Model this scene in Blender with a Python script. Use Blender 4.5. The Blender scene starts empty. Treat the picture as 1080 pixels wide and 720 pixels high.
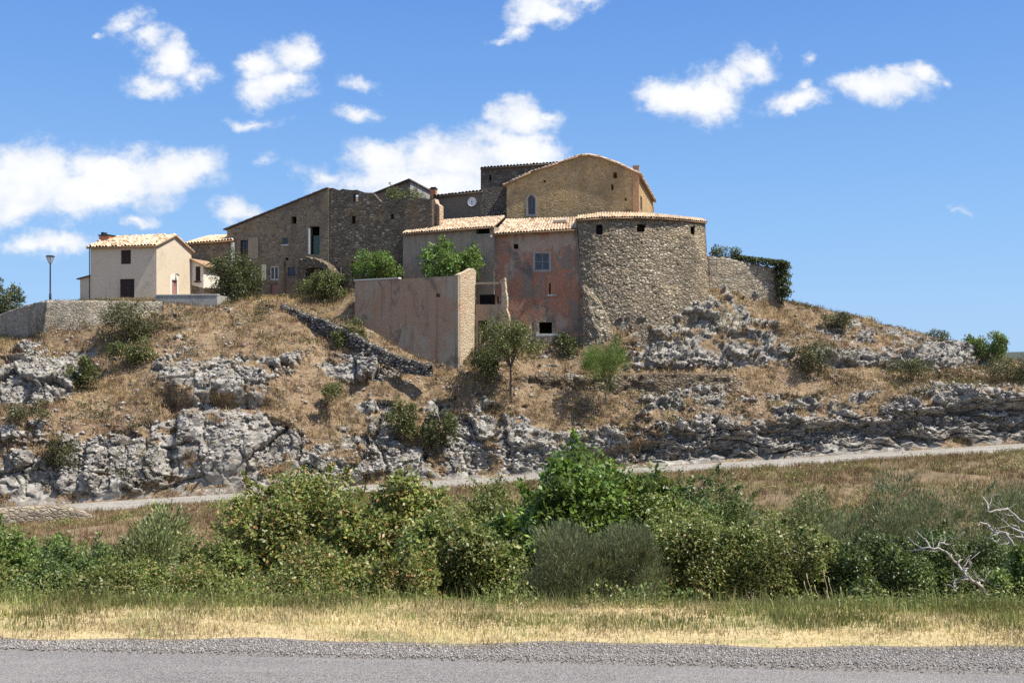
import bpy, bmesh, math, random
import numpy as np
from mathutils import Vector
from mathutils.geometry import tessellate_polygon

# ------------------------------------------------------------------ camera, sky, sun, exposure
SC = bpy.context.scene
COL = SC.collection
F0, CX, HY, CH = 1037.0, 540.0, 372.0, 3.0      # focal length / principal column / horizon row in photo pixels, eye height
camd = bpy.data.cameras.new('camera')
camd.sensor_width = 36.0
camd.lens = 36.0 * F0 / 1080.0
camd.shift_y = (HY - 360.0) / 1080.0
camd.clip_start, camd.clip_end = 0.1, 9000.0
cam = bpy.data.objects.new('camera', camd)
cam.location = (0, 0, CH)
cam.rotation_euler = (math.radians(90), 0, 0)
COL.objects.link(cam)
SC.camera = cam

SUN_EL, SUN_PHI = math.radians(58.0), math.radians(19.0)   # sun high, to the right and a little towards the viewer
sd = Vector((math.cos(SUN_EL) * math.cos(SUN_PHI), -math.cos(SUN_EL) * math.sin(SUN_PHI), math.sin(SUN_EL)))
ld = bpy.data.lights.new('sun', 'SUN')
ld.energy, ld.angle, ld.color = 5.0, math.radians(0.5), (1.0, 0.935, 0.83)
sun = bpy.data.objects.new('sun', ld)
sun.rotation_euler = sd.to_track_quat('Z', 'Y').to_euler()
COL.objects.link(sun)

SC.view_settings.view_transform = 'Standard'
SC.view_settings.look = 'None'
SC.view_settings.exposure = 0.58
SC.view_settings.gamma = 1.0
SC.view_settings.use_curve_mapping = False
SC.cycles.max_bounces = 5
SC.cycles.diffuse_bounces = 3
SC.cycles.glossy_bounces = 2
SC.cycles.transmission_bounces = 3
SC.cycles.transparent_max_bounces = 4
SC.cycles.caustics_reflective = False
SC.cycles.caustics_refractive = False
SC.cycles.use_denoising = False


class NT:
    """small helper for building node trees"""
    def __init__(s, tree):
        s.t = tree; s.n = tree.nodes; s.l = tree.links

    def add(s, kind, **kw):
        n = s.n.new(kind)
        for k, v in kw.items():
            if k == 'ins':
                for a, b in v.items():
                    if isinstance(b, bpy.types.NodeSocket): s.l.new(b, n.inputs[a])
                    else: n.inputs[a].default_value = b
            else: setattr(n, k, v)
        return n

    def math(s, op, a, b=None, c=None, clamp=False):
        ins = {0: a}
        if b is not None: ins[1] = b
        if c is not None: ins[2] = c
        return s.add('ShaderNodeMath', operation=op, use_clamp=clamp, ins=ins).outputs[0]

    def vmath(s, op, a, b=None, scale=None):
        ins = {0: a}
        if b is not None: ins[1] = b
        n = s.add('ShaderNodeVectorMath', operation=op, ins=ins)
        if scale is not None: n.inputs['Scale'].default_value = scale
        return n

    def noise(s, vec, scale, detail=4.0, rough=0.55, dist=0.0):
        return s.add('ShaderNodeTexNoise', ins={'Vector': vec, 'Scale': scale, 'Detail': detail, 'Roughness': rough, 'Distortion': dist})

    def ramp(s, fac, stops, interp='LINEAR'):
        n = s.add('ShaderNodeValToRGB', ins={'Fac': fac})
        cr = n.color_ramp; cr.interpolation = interp
        while len(cr.elements) < len(stops): cr.elements.new(0.5)
        for e, (p, c) in zip(cr.elements, stops):
            e.position = p
            e.color = tuple(c) + (1.0,) if not isinstance(c, (int, float)) else (c, c, c, 1)
        return n.outputs[0]

    def mix(s, fac, a, b, blend='MIX'):
        n = s.add('ShaderNodeMix', data_type='RGBA', blend_type=blend)
        for k, v in ((0, fac), (6, a), (7, b)):
            if isinstance(v, bpy.types.NodeSocket): s.l.new(v, n.inputs[k])
            elif k == 0: n.inputs[0].default_value = v
            else: n.inputs[k].default_value = tuple(v) + (1.0,)
        return n.outputs[2]

    def maprange(s, v, a, b, c=0.0, d=1.0, smooth=True):
        n = s.add('ShaderNodeMapRange', ins={'Value': v, 'From Min': a, 'From Max': b, 'To Min': c, 'To Max': d})
        n.interpolation_type = 'SMOOTHSTEP' if smooth else 'LINEAR'
        return n.outputs[0]


w = bpy.data.worlds.new('World')
SC.world = w
w.use_nodes = True
N = NT(w.node_tree)
N.n.clear()
sky = N.add('ShaderNodeTexSky', sky_type='NISHITA', sun_disc=False)
sky.sun_elevation = SUN_EL
sky.sun_rotation = math.atan2(sd.x, sd.y)
sky.air_density, sky.dust_density, sky.ozone_density = 1.0, 0.3, 1.0
tc = N.add('ShaderNodeTexCoord')
sep = N.add('ShaderNodeSeparateXYZ', ins={0: tc.outputs['Generated']})
# clear dry air: keep the horizon azure instead of the model's yellow
azure = N.ramp(N.math('MULTIPLY', sep.outputs[2], 1.6, clamp=True), [(0.0, (4.3, 7.0, 10.6)), (0.2, (3.1, 5.9, 10.3)), (0.42, (1.95, 4.4, 9.4)), (0.62, (1.2, 3.2, 8.4)), (1.0, (.8, 2.4, 6.6))])
gam = N.add('ShaderNodeGamma', ins={'Color': N.mix(0.88, sky.outputs[0], azure), 'Gamma': 1.0})
ysafe = N.math('MAXIMUM', sep.outputs[1], 0.02)
uu = N.math('DIVIDE', sep.outputs[0], ysafe)
vv = N.math('DIVIDE', sep.outputs[2], ysafe)
uv = N.add('ShaderNodeCombineXYZ', ins={0: uu, 1: vv, 2: 0.0}).outputs[0]
wn = N.noise(uv, 9.0, 5.0, 0.6)
wv = N.vmath('SUBTRACT', wn.outputs['Color'], (0.5, 0.5, 0.5)).outputs[0]
wv = N.vmath('SCALE', wv, scale=0.075).outputs[0]
uvw = N.vmath('ADD', uv, wv).outputs[0]
# cumulus puffs: (column, row, half width, half height, strength) measured on the photo, turned into directions
CLOUDS = [(28, 190, 62, 36, 1), (120, 183, 62, 27, 1), (195, 180, 48, 23, 1), (20, 220, 40, 16, .8), (75, 205, 60, 20, 1),
          (38, 256, 30, 13, .8), (65, 252, 24, 10, .8), (147, 226, 19, 8, .75),
          (133, 28, 18, 12, .6), (152, 46, 22, 12, .8), (180, 62, 24, 16, .9), (205, 72, 20, 14, .7), (158, 85, 26, 11, .8), (103, 38, 6, 4, .5),
          (310, 52, 29, 20, 1), (275, 63, 26, 13, 1), (291, 84, 33, 20, 1), (325, 70, 8, 8, .4),
          (372, 114, 24, 8, .7), (386, 87, 16, 8, .45), (270, 125, 26, 5, .42), (287, 169, 11, 10, .5),
          (243, 226, 20, 12, .8), (258, 232, 16, 8, .6), (400, 172, 36, 25, 1), (480, 168, 60, 26, 1), (450, 195, 100, 26, 1), (545, 162, 45, 22, 1), (548, 127, 36, 17, .9), (575, 120, 18, 9, .7), (520, 128, 16, 12, .6),
          (345, 190, 18, 9, .6), (570, 10, 34, 12, .85), (610, 0, 26, 9, .8), (545, 24, 20, 9, .6), (525, 33, 12, 5, .4),
          (720, 92, 38, 19, 1), (742, 98, 32, 26, 1), (790, 72, 21, 19, .8), (770, 82, 18, 12, .8), (855, 68, 9, 6, .45),
          (838, 112, 32, 11, .85), (845, 97, 12, 7, .6), (925, 97, 42, 17, 1), (962, 82, 20, 11, .85), (990, 84, 5, 4, .4), (1003, 224, 14, 3.5, .42)]
acc = None
for (cx, cy, rx, ry, st) in CLOUDS:
    rx, ry = rx * 1.42, ry * 1.42
    c = ((cx - CX) / F0, (HY - cy) / F0, 0)
    d = N.vmath('MULTIPLY', N.vmath('SUBTRACT', uvw, c).outputs[0], (F0 / rx, F0 / ry, 0)).outputs[0]
    ln = N.vmath('LENGTH', d).outputs['Value']
    v = N.math('MULTIPLY_ADD', ln, -st, st)
    acc = v if acc is None else N.math('SMOOTH_MAX', acc, v, 0.12)
dn = N.noise(N.vmath('MULTIPLY', uv, (1.0, 1.25, 1.0)).outputs[0], 24.0, 9.0, 0.68)
dens = N.math('MULTIPLY_ADD', N.math('SUBTRACT', dn.outputs['Fac'], 0.5), 1.5, acc)
alpha = N.maprange(dens, -0.03, 0.62)
front = N.maprange(sep.outputs[1], 0.12, 0.3)
alpha = N.math('MULTIPLY', alpha, front)
# unseen clouds overhead, behind and to the sides, added for neutral fill light
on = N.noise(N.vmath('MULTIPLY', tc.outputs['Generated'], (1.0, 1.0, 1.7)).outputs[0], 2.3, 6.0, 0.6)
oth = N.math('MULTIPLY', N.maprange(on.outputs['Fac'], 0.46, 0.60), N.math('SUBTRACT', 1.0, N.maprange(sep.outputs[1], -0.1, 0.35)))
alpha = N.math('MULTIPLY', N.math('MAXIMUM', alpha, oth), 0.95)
# denser hearts are whiter, thin rims and undersides bluish
sh = N.noise(N.vmath('ADD', uv, (0.0, 0.012, 0.3)).outputs[0], 14.0, 5.0, 0.55)
body = N.math('ADD', dens, N.math('MULTIPLY', N.math('SUBTRACT', sh.outputs['Fac'], 0.5), 1.5))
ccol = N.ramp(body, [(0.0, (7.6, 8.5, 10.0)), (0.3, (8.7, 9.2, 10.1)), (0.62, (10.2, 10.4, 10.8)), (0.95, (11.4, 11.4, 11.4))])
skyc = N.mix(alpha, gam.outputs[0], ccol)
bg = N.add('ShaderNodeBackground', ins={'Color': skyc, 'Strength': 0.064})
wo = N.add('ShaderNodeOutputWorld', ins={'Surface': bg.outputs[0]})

# ------------------------------------------------------------------ numeric helpers
rng = np.random.default_rng(11)
random.seed(11)


def hash3(ix, iy, iz, seed=0):
    h = (ix.astype(np.int64) * 374761393 + iy.astype(np.int64) * 668265263 + iz.astype(np.int64) * 2147483647 + seed * 974634757) & 0xFFFFFFFF
    h = ((h ^ (h >> 13)) * 1274126177) & 0xFFFFFFFF
    h = ((h ^ (h >> 15)) * 2246822519) & 0xFFFFFFFF
    return ((h ^ (h >> 16)) & 0xFFFFFF) / float(0x1000000)


def vnoise(p, seed=0):
    i = np.floor(p).astype(np.int64); f = p - i
    f = f * f * (3 - 2 * f)
    r = 0
    for dx in (0, 1):
        for dy in (0, 1):
            for dz in (0, 1):
                wgt = (f[:, 0] if dx else 1 - f[:, 0]) * (f[:, 1] if dy else 1 - f[:, 1]) * (f[:, 2] if dz else 1 - f[:, 2])
                r = r + wgt * hash3(i[:, 0] + dx, i[:, 1] + dy, i[:, 2] + dz, seed)
    return r


def fbm(p, octaves=4, seed=0, gain=0.5):
    a, s, tot = 1.0, 0, 0
    for k in range(octaves):
        s = s + a * vnoise(p * (2.03 ** k), seed + k); tot += a; a *= gain
    return s / tot


def cells(p, seed=0):
    """cellular noise: random value of the nearest cell, F1, F2"""
    i = np.floor(p).astype(np.int64)
    f1 = np.full(len(p), 9.0); f2 = np.full(len(p), 9.0); val = np.zeros(len(p))
    for dx in (-1, 0, 1):
        for dy in (-1, 0, 1):
            for dz in (-1, 0, 1):
                cx, cy, cz = i[:, 0] + dx, i[:, 1] + dy, i[:, 2] + dz
                q = np.stack([cx + hash3(cx, cy, cz, seed + 1), cy + hash3(cx, cy, cz, seed + 2), cz + hash3(cx, cy, cz, seed + 3)], 1)
                d = np.sqrt(((q - p) ** 2).sum(1))
                hv = hash3(cx, cy, cz, seed + 4)
                near = d < f1
                f2 = np.where(near, f1, np.minimum(f2, d))
                val = np.where(near, hv, val); f1 = np.where(near, d, f1)
    return val, f1, f2


def facets(p, seed=0):
    """broken rock faces: every cell is a plane with its own tilt; returns height, F2-F1"""
    i = np.floor(p).astype(np.int64)
    f1 = np.full(len(p), 9.0); f2 = np.full(len(p), 9.0); h = np.zeros(len(p))
    for dx in (-1, 0, 1):
        for dy in (-1, 0, 1):
            for dz in (-1, 0, 1):
                cx, cy, cz = i[:, 0] + dx, i[:, 1] + dy, i[:, 2] + dz
                c = np.stack([cx + hash3(cx, cy, cz, seed + 1), cy + hash3(cx, cy, cz, seed + 2), cz + hash3(cx, cy, cz, seed + 3)], 1)
                e = p - c; d = np.sqrt((e ** 2).sum(1)); near = d < f1
                t = (hash3(cx, cy, cz, seed + 4) - .5) + 1.3 * (hash3(cx, cy, cz, seed + 5) - .5) * e[:, 0] + 1.5 * (hash3(cx, cy, cz, seed + 6) - .62) * e[:, 2]
                f2 = np.where(near, f1, np.minimum(f2, d)); h = np.where(near, t, h); f1 = np.where(near, d, f1)
    return h, f2 - f1


def sstep(a, b, x):
    t = np.clip((x - a) / (b - a), 0, 1)
    return t * t * (3 - 2 * t)


def P(px, py, Y):
    return Vector(((px - CX) / F0 * Y, Y, CH - (py - HY) / F0 * Y))


def np_mesh(name, verts, faces_idx, loop_totals, mat, smooth=False, attrs=None, mat_idx=None):
    me = bpy.data.meshes.new(name)
    verts = np.asarray(verts, np.float32); faces_idx = np.asarray(faces_idx, np.int32).ravel()
    nf = len(loop_totals)
    me.vertices.add(len(verts)); me.vertices.foreach_set('co', verts.ravel())
    me.loops.add(len(faces_idx)); me.loops.foreach_set('vertex_index', faces_idx)
    me.polygons.add(nf)
    lt = np.asarray(loop_totals, np.int32)
    ls = np.concatenate([[0], np.cumsum(lt)[:-1]]).astype(np.int32)
    me.polygons.foreach_set('loop_start', ls); me.polygons.foreach_set('loop_total', lt)
    if smooth: me.polygons.foreach_set('use_smooth', np.ones(nf, bool))
    for k, (dom, arr) in (attrs or {}).items():
        a = me.attributes.new(k, 'FLOAT', dom); a.data.foreach_set('value', np.asarray(arr, np.float32))
    for m in (mat if isinstance(mat, (list, tuple)) else [mat]): me.materials.append(m)
    if mat_idx is not None: me.polygons.foreach_set('material_index', np.asarray(mat_idx, np.int32))
    me.update(calc_edges=True); me.validate()
    return me


def grid_faces(nr, nc, off=0):
    r, c = np.meshgrid(np.arange(nr - 1), np.arange(nc - 1), indexing='ij')
    a = (r * nc + c).ravel() + off
    return np.stack([a, a + 1, a + nc + 1, a + nc], 1)


def link(name, me, parent=None, loc=None):
    o = bpy.data.objects.new(name, me); COL.objects.link(o)
    if parent is not None: o.parent = parent
    if loc is not None: o.location = loc
    return o


def tag(o, label=None, cat=None, group=None, kind=None):
    for k, v in (('label', label), ('category', cat), ('group', group), ('kind', kind)):
        if v: o[k] = v
    return o


def empty(name, loc, rz=0.0):
    o = bpy.data.objects.new(name, None); o.empty_display_size = 0.3
    o.location = loc; o.rotation_euler = (0, 0, rz); COL.objects.link(o)
    return o


def bm_obj(name, bm, mat, parent=None, smooth=False):
    bmesh.ops.recalc_face_normals(bm, faces=bm.faces)
    me = bpy.data.meshes.new(name); bm.to_mesh(me); bm.free()
    if mat: me.materials.append(mat)
    if smooth:
        for p in me.polygons: p.use_smooth = True
    return link(name, me, parent)


def add_box(bm, x0, x1, y0, y1, z0, z1):
    vs = [bm.verts.new(c) for c in ((x0, y0, z0), (x1, y0, z0), (x1, y1, z0), (x0, y1, z0), (x0, y0, z1), (x1, y0, z1), (x1, y1, z1), (x0, y1, z1))]
    for f in ((0, 3, 2, 1), (4, 5, 6, 7), (0, 1, 5, 4), (1, 2, 6, 5), (2, 3, 7, 6), (3, 0, 4, 7)): bm.faces.new([vs[i] for i in f])
    return vs


def add_hexa(bm, bot, top):
    """solid between two rings of points"""
    a = [bm.verts.new(p) for p in bot]; b = [bm.verts.new(p) for p in top]
    n = len(a)
    bm.faces.new(a[::-1]); bm.faces.new(b)
    for i in range(n): bm.faces.new([a[i], a[(i + 1) % n], b[(i + 1) % n], b[i]])


def add_tube(bm, pts, radii, seg=7):
    pts = [Vector(p) for p in pts]; rings = []
    if not hasattr(radii, '__len__'): radii = [radii] * len(pts)
    for i, p in enumerate(pts):
        d = (pts[min(i + 1, len(pts) - 1)] - pts[max(i - 1, 0)])
        d = d.normalized() if d.length > 1e-6 else Vector((0, 0, 1))
        up = Vector((0, 1, 0)) if abs(d.y) < 0.9 else Vector((1, 0, 0))
        s = d.cross(up).normalized(); t = s.cross(d)
        rings.append([bm.verts.new(p + (s * math.cos(2 * math.pi * k / seg) + t * math.sin(2 * math.pi * k / seg)) * radii[i]) for k in range(seg)])
    for a, b in zip(rings, rings[1:]):
        for k in range(seg): bm.faces.new([a[k], a[(k + 1) % seg], b[(k + 1) % seg], b[k]])
    bm.faces.new(rings[0][::-1]); bm.faces.new(rings[-1])


def add_lathe(bm, prof, seg=16, c=(0, 0)):
    rings = [[bm.verts.new((c[0] + r * math.cos(2 * math.pi * k / seg), c[1] + r * math.sin(2 * math.pi * k / seg), z)) for k in range(seg)] for r, z in prof]
    for a, b in zip(rings, rings[1:]):
        for k in range(seg): bm.faces.new([a[k], a[(k + 1) % seg], b[(k + 1) % seg], b[k]])
    bm.faces.new(rings[0][::-1]); bm.faces.new(rings[-1])


# ------------------------------------------------------------------ materials
def new_mat(name):
    m = bpy.data.materials.new(name); m.use_nodes = True
    t = NT(m.node_tree)
    b = [n for n in t.n if n.type == 'BSDF_PRINCIPLED'][0]
    b.inputs['Roughness'].default_value = 0.9
    b.inputs['Specular IOR Level'].default_value = 0.25
    return m, t, b


def set_bump(t, b, h, strength, dist):
    n = t.add('ShaderNodeBump', ins={'Height': h, 'Strength': strength, 'Distance': dist})
    t.l.new(n.outputs[0], b.inputs['Normal'])


def plain(name, col, rough=0.8, var=0.25, scale=3.0, metallic=0.0, bump=0.0):
    m, t, b = new_mat(name)
    tc = t.add('ShaderNodeTexCoord').outputs['Object']
    n = t.noise(tc, scale, 5, 0.6)
    lo = tuple(c * (1 - var) for c in col); hi = tuple(min(1, c * (1 + var)) for c in col)
    t.l.new(t.ramp(n.outputs['Fac'], [(0.3, lo), (0.7, hi)]), b.inputs['Base Color'])
    b.inputs['Roughness'].default_value = rough; b.inputs['Metallic'].default_value = metallic
    if bump: set_bump(t, b, t.noise(tc, scale * 8, 4, 0.6).outputs['Fac'], bump, 0.03)
    return m


def rubble(name, stones, mortar, size=0.28, bump=1.0, stain=None, stain_amt=0.5, joint=0.09, depth=0.09, patch=None):
    """random rubble masonry: stones of several colours in mortar, weather stains"""
    m, t, b = new_mat(name)
    tc = t.add('ShaderNodeTexCoord').outputs['Object']
    wob = t.vmath('SCALE', t.vmath('SUBTRACT', t.noise(tc, 1.6 / size * 0.35, 3).outputs['Color'], (.5, .5, .5)).outputs[0], scale=size * 0.9).outputs[0]
    v = t.vmath('MULTIPLY', t.vmath('ADD', tc, wob).outputs[0], (0.72 / size, 0.72 / size, 1.25 / size)).outputs[0]
    f1 = t.add('ShaderNodeTexVoronoi', feature='F1', ins={'Vector': v, 'Scale': 1.0})
    ed = t.add('ShaderNodeTexVoronoi', feature='DISTANCE_TO_EDGE', ins={'Vector': v, 'Scale': 1.0})
    rnd = t.add('ShaderNodeSeparateColor', ins={0: f1.outputs['Color']})
    col = t.ramp(rnd.outputs[0], [(i / max(1, len(stones) - 1), c) for i, c in enumerate(stones)])
    fine = t.noise(tc, 6.0 / size, 4, 0.65)
    col = t.mix(t.maprange(fine.outputs['Fac'], 0.3, 0.75, 0.0, 0.45), col, tuple(c * 0.55 for c in stones[0]))
    jf = t.maprange(ed.outputs['Distance'], joint * 0.4, joint * 1.4)
    col = t.mix(jf, mortar, col)
    if patch:
        pn = t.noise(t.vmath('MULTIPLY', tc, (1, 1, 1.3)).outputs[0], patch[1], 5, 0.6, 0.4)
        col = t.mix(t.maprange(pn.outputs['Fac'], 0.52, 0.62, 0.0, patch[2]), col, patch[0])
    if stain:
        big = t.noise(t.vmath('MULTIPLY', tc, (1, 1, 0.45)).outputs[0], 0.42, 6, 0.62, 0.6)
        col = t.mix(t.maprange(big.outputs['Fac'], 0.42, 0.68, 0.0, stain_amt), col, stain)
    t.l.new(col, b.inputs['Base Color'])
    h = t.math('ADD', t.math('MULTIPLY', t.maprange(ed.outputs['Distance'], 0.0, joint * 2.2), 0.8), t.math('MULTIPLY', fine.outputs['Fac'], 0.35))
    h = t.math('ADD', h, t.math('MULTIPLY', rnd.outputs[1], 0.5))
    set_bump(t, b, h, bump, depth)
    b.inputs['Roughness'].default_value = 0.95
    return m


def plaster(name, base, patches, bump=0.5, scale=0.35, streak=None, speck=0.25):
    """old render: patches = [(colour, threshold, softness, noise scale, amount)]"""
    m, t, b = new_mat(name)
    tc = t.add('ShaderNodeTexCoord').outputs['Object']
    f = t.noise(tc, 9.0, 5, 0.65)
    col = t.ramp(f.outputs['Fac'], [(0.25, tuple(c * (1 - speck) for c in base)), (0.75, tuple(c * (1 + speck) for c in base))])
    for i, (c, th, so, sc, am) in enumerate(patches):
        v = t.vmath('ADD', t.vmath('MULTIPLY', tc, (1, 1, 0.7)).outputs[0], (i * 7.3, i * 3.1, i * 5.7)).outputs[0]
        n = t.noise(v, sc, 6, 0.62, 0.5)
        col = t.mix(t.maprange(n.outputs['Fac'], th, th + so, 0.0, am), col, c)
    if streak:
        sv = t.vmath('MULTIPLY', tc, (2.2, 2.2, 0.16)).outputs[0]
        sn = t.noise(sv, 1.0, 5, 0.6)
        col = t.mix(t.maprange(sn.outputs['Fac'], 0.5, 0.72, 0.0, streak[1]), col, streak[0])
    t.l.new(col, b.inputs['Base Color'])
    set_bump(t, b, t.math('ADD', t.noise(tc, 14.0, 6, 0.7).outputs['Fac'], t.math('MULTIPLY', t.noise(tc, 1.8, 4).outputs['Fac'], 1.5)), bump, 0.06)
    return m


def tile_mat(name, cols):
    m, t, b = new_mat(name)
    at = t.add('ShaderNodeAttribute', attribute_name='rnd')
    tc = t.add('ShaderNodeTexCoord').outputs['Object']
    col = t.ramp(at.outputs['Fac'], [(i / (len(cols) - 1), c) for i, c in enumerate(cols)])
    n = t.noise(tc, 2.2, 6, 0.7)
    col = t.mix(t.maprange(n.outputs['Fac'], 0.5, 0.75, 0.0, 0.5), col, (0.16, 0.13, 0.10))
    t.l.new(col, b.inputs['Base Color'])
    set_bump(t, b, t.noise(tc, 30, 4, 0.6).outputs['Fac'], 0.4, 0.02)
    return m


def leaf_mat(name, stops, trans=0.28, rough=0.45, spec=0.45):
    m, t, b = new_mat(name)
    g = t.add('ShaderNodeNewGeometry')
    col = t.ramp(g.outputs['Random Per Island'], stops)
    tc = t.add('ShaderNodeTexCoord').outputs['Object']
    n = t.noise(tc, 0.9, 3, 0.6)
    hs = t.add('ShaderNodeHueSaturation', ins={'Color': col, 'Hue': t.maprange(n.outputs['Fac'], 0.3, 0.7, 0.485, 0.512), 'Value': t.maprange(n.outputs['Fac'], 0.32, 0.68, 0.66, 1.34)})
    t.l.new(hs.outputs[0], b.inputs['Base Color'])
    b.inputs['Roughness'].default_value = rough; b.inputs['Specular IOR Level'].default_value = spec
    tr = t.add('ShaderNodeBsdfTranslucent', ins={'Color': t.mix(0.35, hs.outputs[0], (0.30, 0.36, 0.06))})
    mx = t.add('ShaderNodeMixShader', ins={0: trans, 1: b.outputs[0], 2: tr.outputs[0]})
    out = [q for q in t.n if q.type == 'OUTPUT_MATERIAL'][0]
    t.l.new(mx.outputs[0], out.inputs['Surface'])
    return m
# ------------------------------------------------------------------ terrain: the near road, verge, valley, lower road and the rocky hill
def road_far_edge(X): return 9.55 - 0.079 * (X + 0.2)            # far asphalt edge of the near road
def gravel_edge(X): return 9.98 - 0.036 * X + 0.06 * np.sin(X * 1.7) + 0.04 * np.sin(X * 4.1)
def low_out(X): return 77.6 + 0.148 * X                           # outer edge of the lower road
def low_z(X): return -7.25 + 0.045 * X
ROADW = 4.0


def ground_z(X, Y):
    """height of the valley sheet between the near road and the lower road"""
    X = np.asarray(X, float); Y = np.asarray(Y, float)
    yb = 11.55 - 0.03 * X
    t = Y - yb
    fall = np.where(t > 0, -1.0 * sstep(0, 2.6, t) - 4.7 * sstep(1, 20, t) - 1.7 * sstep(16, 34, t), 0.0)
    side = 0.02 * np.clip(X, -40, 40) * sstep(5, 40, t)
    zl = low_z(X); far = low_out(X)
    up = sstep(-24, -0.8, Y - far)
    z = (fall + side) * (1 - up) + zl * up
    d_ = Y - far
    z = z - .55 * sstep(-26, -30, X) * sstep(-14, -5, d_) * (1 - sstep(-1.35, -.6, d_))
    p = np.stack([X * 0.35, Y * 0.35, np.zeros_like(X)], 1) if X.ndim == 1 else None
    if p is not None:
        amp = 0.42 * sstep(0.5, 8, t) * (1 - sstep(-3.0, -0.5, Y - far))
        z = z + amp * (fbm(p, 4, 5) - 0.5) * 2
        z = z + 0.05 * sstep(0.2, 0.8, Y - gravel_edge(X)) * (1 - sstep(0, 3, t)) * (fbm(p * 6, 3, 9) - 0.2)
    return z


# column table of the hill: photo column -> rows (photo row, metres behind the road's inner edge), then plateau (height, metres), back
HT = [(-420, [(455, 3.0), (415, 8), (395, 13), (375, 17)], (3.0, 20), 2.5),
      (-120, [(450, 3.0), (410, 8), (385, 13), (368, 17)], (4.4, 33), 5.0),
      (0,   [(442, 3.0), (397, 8), (375, 12.5), (362, 15.5)], (4.6, 33.0), 7.0),
      (24,  [(440, 3.0), (398, 8), (376, 12), (364, 15.0)], (4.4, 23.6), 7.6),
      (40,  [(438, 3.0), (399, 7.6), (377, 11.8), (366, 14.6)], (4.6, 18.0), 8.2),
      (49,  [(437, 3.0), (400, 7.5), (378, 11.5), (368, 14.0)], (7.7, 17.2), 8.3),
      (100, [(458, 2.6), (415, 6.8), (385, 11.5), (374, 13.6)], (7.9, 16.4), 8.5),
      (140, [(448, 2.8), (405, 6.8), (368, 11), (356, 13.9)], (8.0, 16.4), 8.6),
      (168, [(438, 3.0), (395, 6.8), (355, 11.5), (335, 14.8)], (8.1, 17.6), 8.6),
      (200, [(425, 3.0), (382, 6.8), (350, 11.5), (330, 15.0)], (8.2, 18.4), 8.8),
      (240, [(424, 3.0), (385, 6.5), (348, 11.5), (325, 15.5)], (8.2, 19.0), 9.1),
      (300, [(430, 3.4), (388, 7.0), (345, 12), (318, 16.5)], (8.5, 19.0), 9.3),
      (340, [(470, 2.4), (397, 7.0), (355, 12), (326, 15.5)], (8.6, 18.5), 9.5),
      (372, [(478, 2.2), (402, 7.0), (370, 9.5), (350, 11.6)], (9.0, 16.0), 9.8),
      (450, [(462, 2.4), (407, 6.6), (393, 7.8), (375, 10.2)], (9.6, 14.2), 10.5),
      (488, [(466, 2.2), (415, 6.0), (392, 7.6), (379, 9.6)], (9.6, 13.6), 10.5),
      (512, [(468, 2.2), (417, 6.0), (393, 7.6), (374, 12.6)], (4.2, 16), 10.5),
      (560, [(466, 2.4), (417, 6.0), (396, 7.8), (368, 12.6)], (4.2, 15.5), 10.5),
      (612, [(468, 2.6), (413, 6.2), (394, 7.6), (360, 11.6)], (4.2, 14), 10.5),
      (640, [(462, 2.2), (410, 6.2), (393, 7.6), (334, 11.0)], (6.8, 13), 10.5),
      (680, [(457, 1.6), (408, 6.2), (387, 8.5), (328, 11.4)], (7.2, 13), 10.5),
      (750, [(449, 1.3), (409, 6.2), (381, 9), (306, 13.6)], (9.3, 15.5), 10.0),
      (825, [(444, 1.3), (406, 6.2), (374, 9.5), (317, 16)], (8.3, 18.5), 8.6),
      (900, [(434, 1.5), (401, 6.2), (373, 9.5), (334, 16.5)], (6.6, 20), 6.0),
      (960, [(428, 1.5), (401, 6.2), (376, 9.5), (349, 16.5)], (5.0, 20), 4.0),
      (1010, [(420, 1.6), (402, 6.0), (386, 9), (362, 15)], (3.7, 19), 2.5),
      (1040, [(414, 1.6), (402, 6.0), (393, 10), (376, 16)], (2.4, 22), 1.6),
      (1080, [(409, 1.6), (401, 5.5), (394, 11), (382, 20)], (1.8, 27), 1.2),
      (1400, [(402, 1.8), (397, 6.5), (392, 12), (386, 22)], (1.2, 30), 0.5)]
hx = np.array([r[0] for r in HT], float)


def col_interp(vals, px): return np.interp(px, hx, np.array(vals, float))


def hill_profile(px):
    """knots (Y, Z) of the hill for arrays of photo columns; list of (Y,Z)"""
    u = (px - CX) / F0
    yi = (77.6 + ROADW) / (1 - 0.148 * u)            # road inner edge along this column
    zi = low_z(u * yi)
    ks = [(yi - 1.2, zi - 0.25), (yi + 0.05, zi - 0.02)]
    for k in range(4):
        py = col_interp([r[1][k][0] for r in HT], px); Y = yi + col_interp([r[1][k][1] for r in HT], px)
        ks.append((Y, CH - (py - HY) / F0 * Y))
    Y5 = yi + col_interp([r[2][1] for r in HT], px); z5 = col_interp([r[2][0] for r in HT], px)
    ks.append((Y5, z5))
    z6 = col_interp([r[3] for r in HT], px)
    ks.append((yi + 34, z6)); ks.append((yi + 62, z6 - 2.0)); ks.append((yi + 120, z6 * 0.3 - 6)); ks.append((yi + 260, -9.5 + 0 * px))
    return ks


def hill_point(px, py):
    """where the ray of a photo point meets the (smooth) hill"""
    ks = hill_profile(np.array([float(px)]))
    prev = None
    for Y, Z in ks[1:]:
        row = HY + (CH - Z[0]) * F0 / Y[0]
        if prev is not None and row <= py <= prev[1]:
            t = (prev[1] - py) / max(1e-6, prev[1] - row)
            return P(px, py, prev[0] + (Y[0] - prev[0]) * t)
        prev = (Y[0], row)
    return P(px, py, ks[5][0][0])


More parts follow.
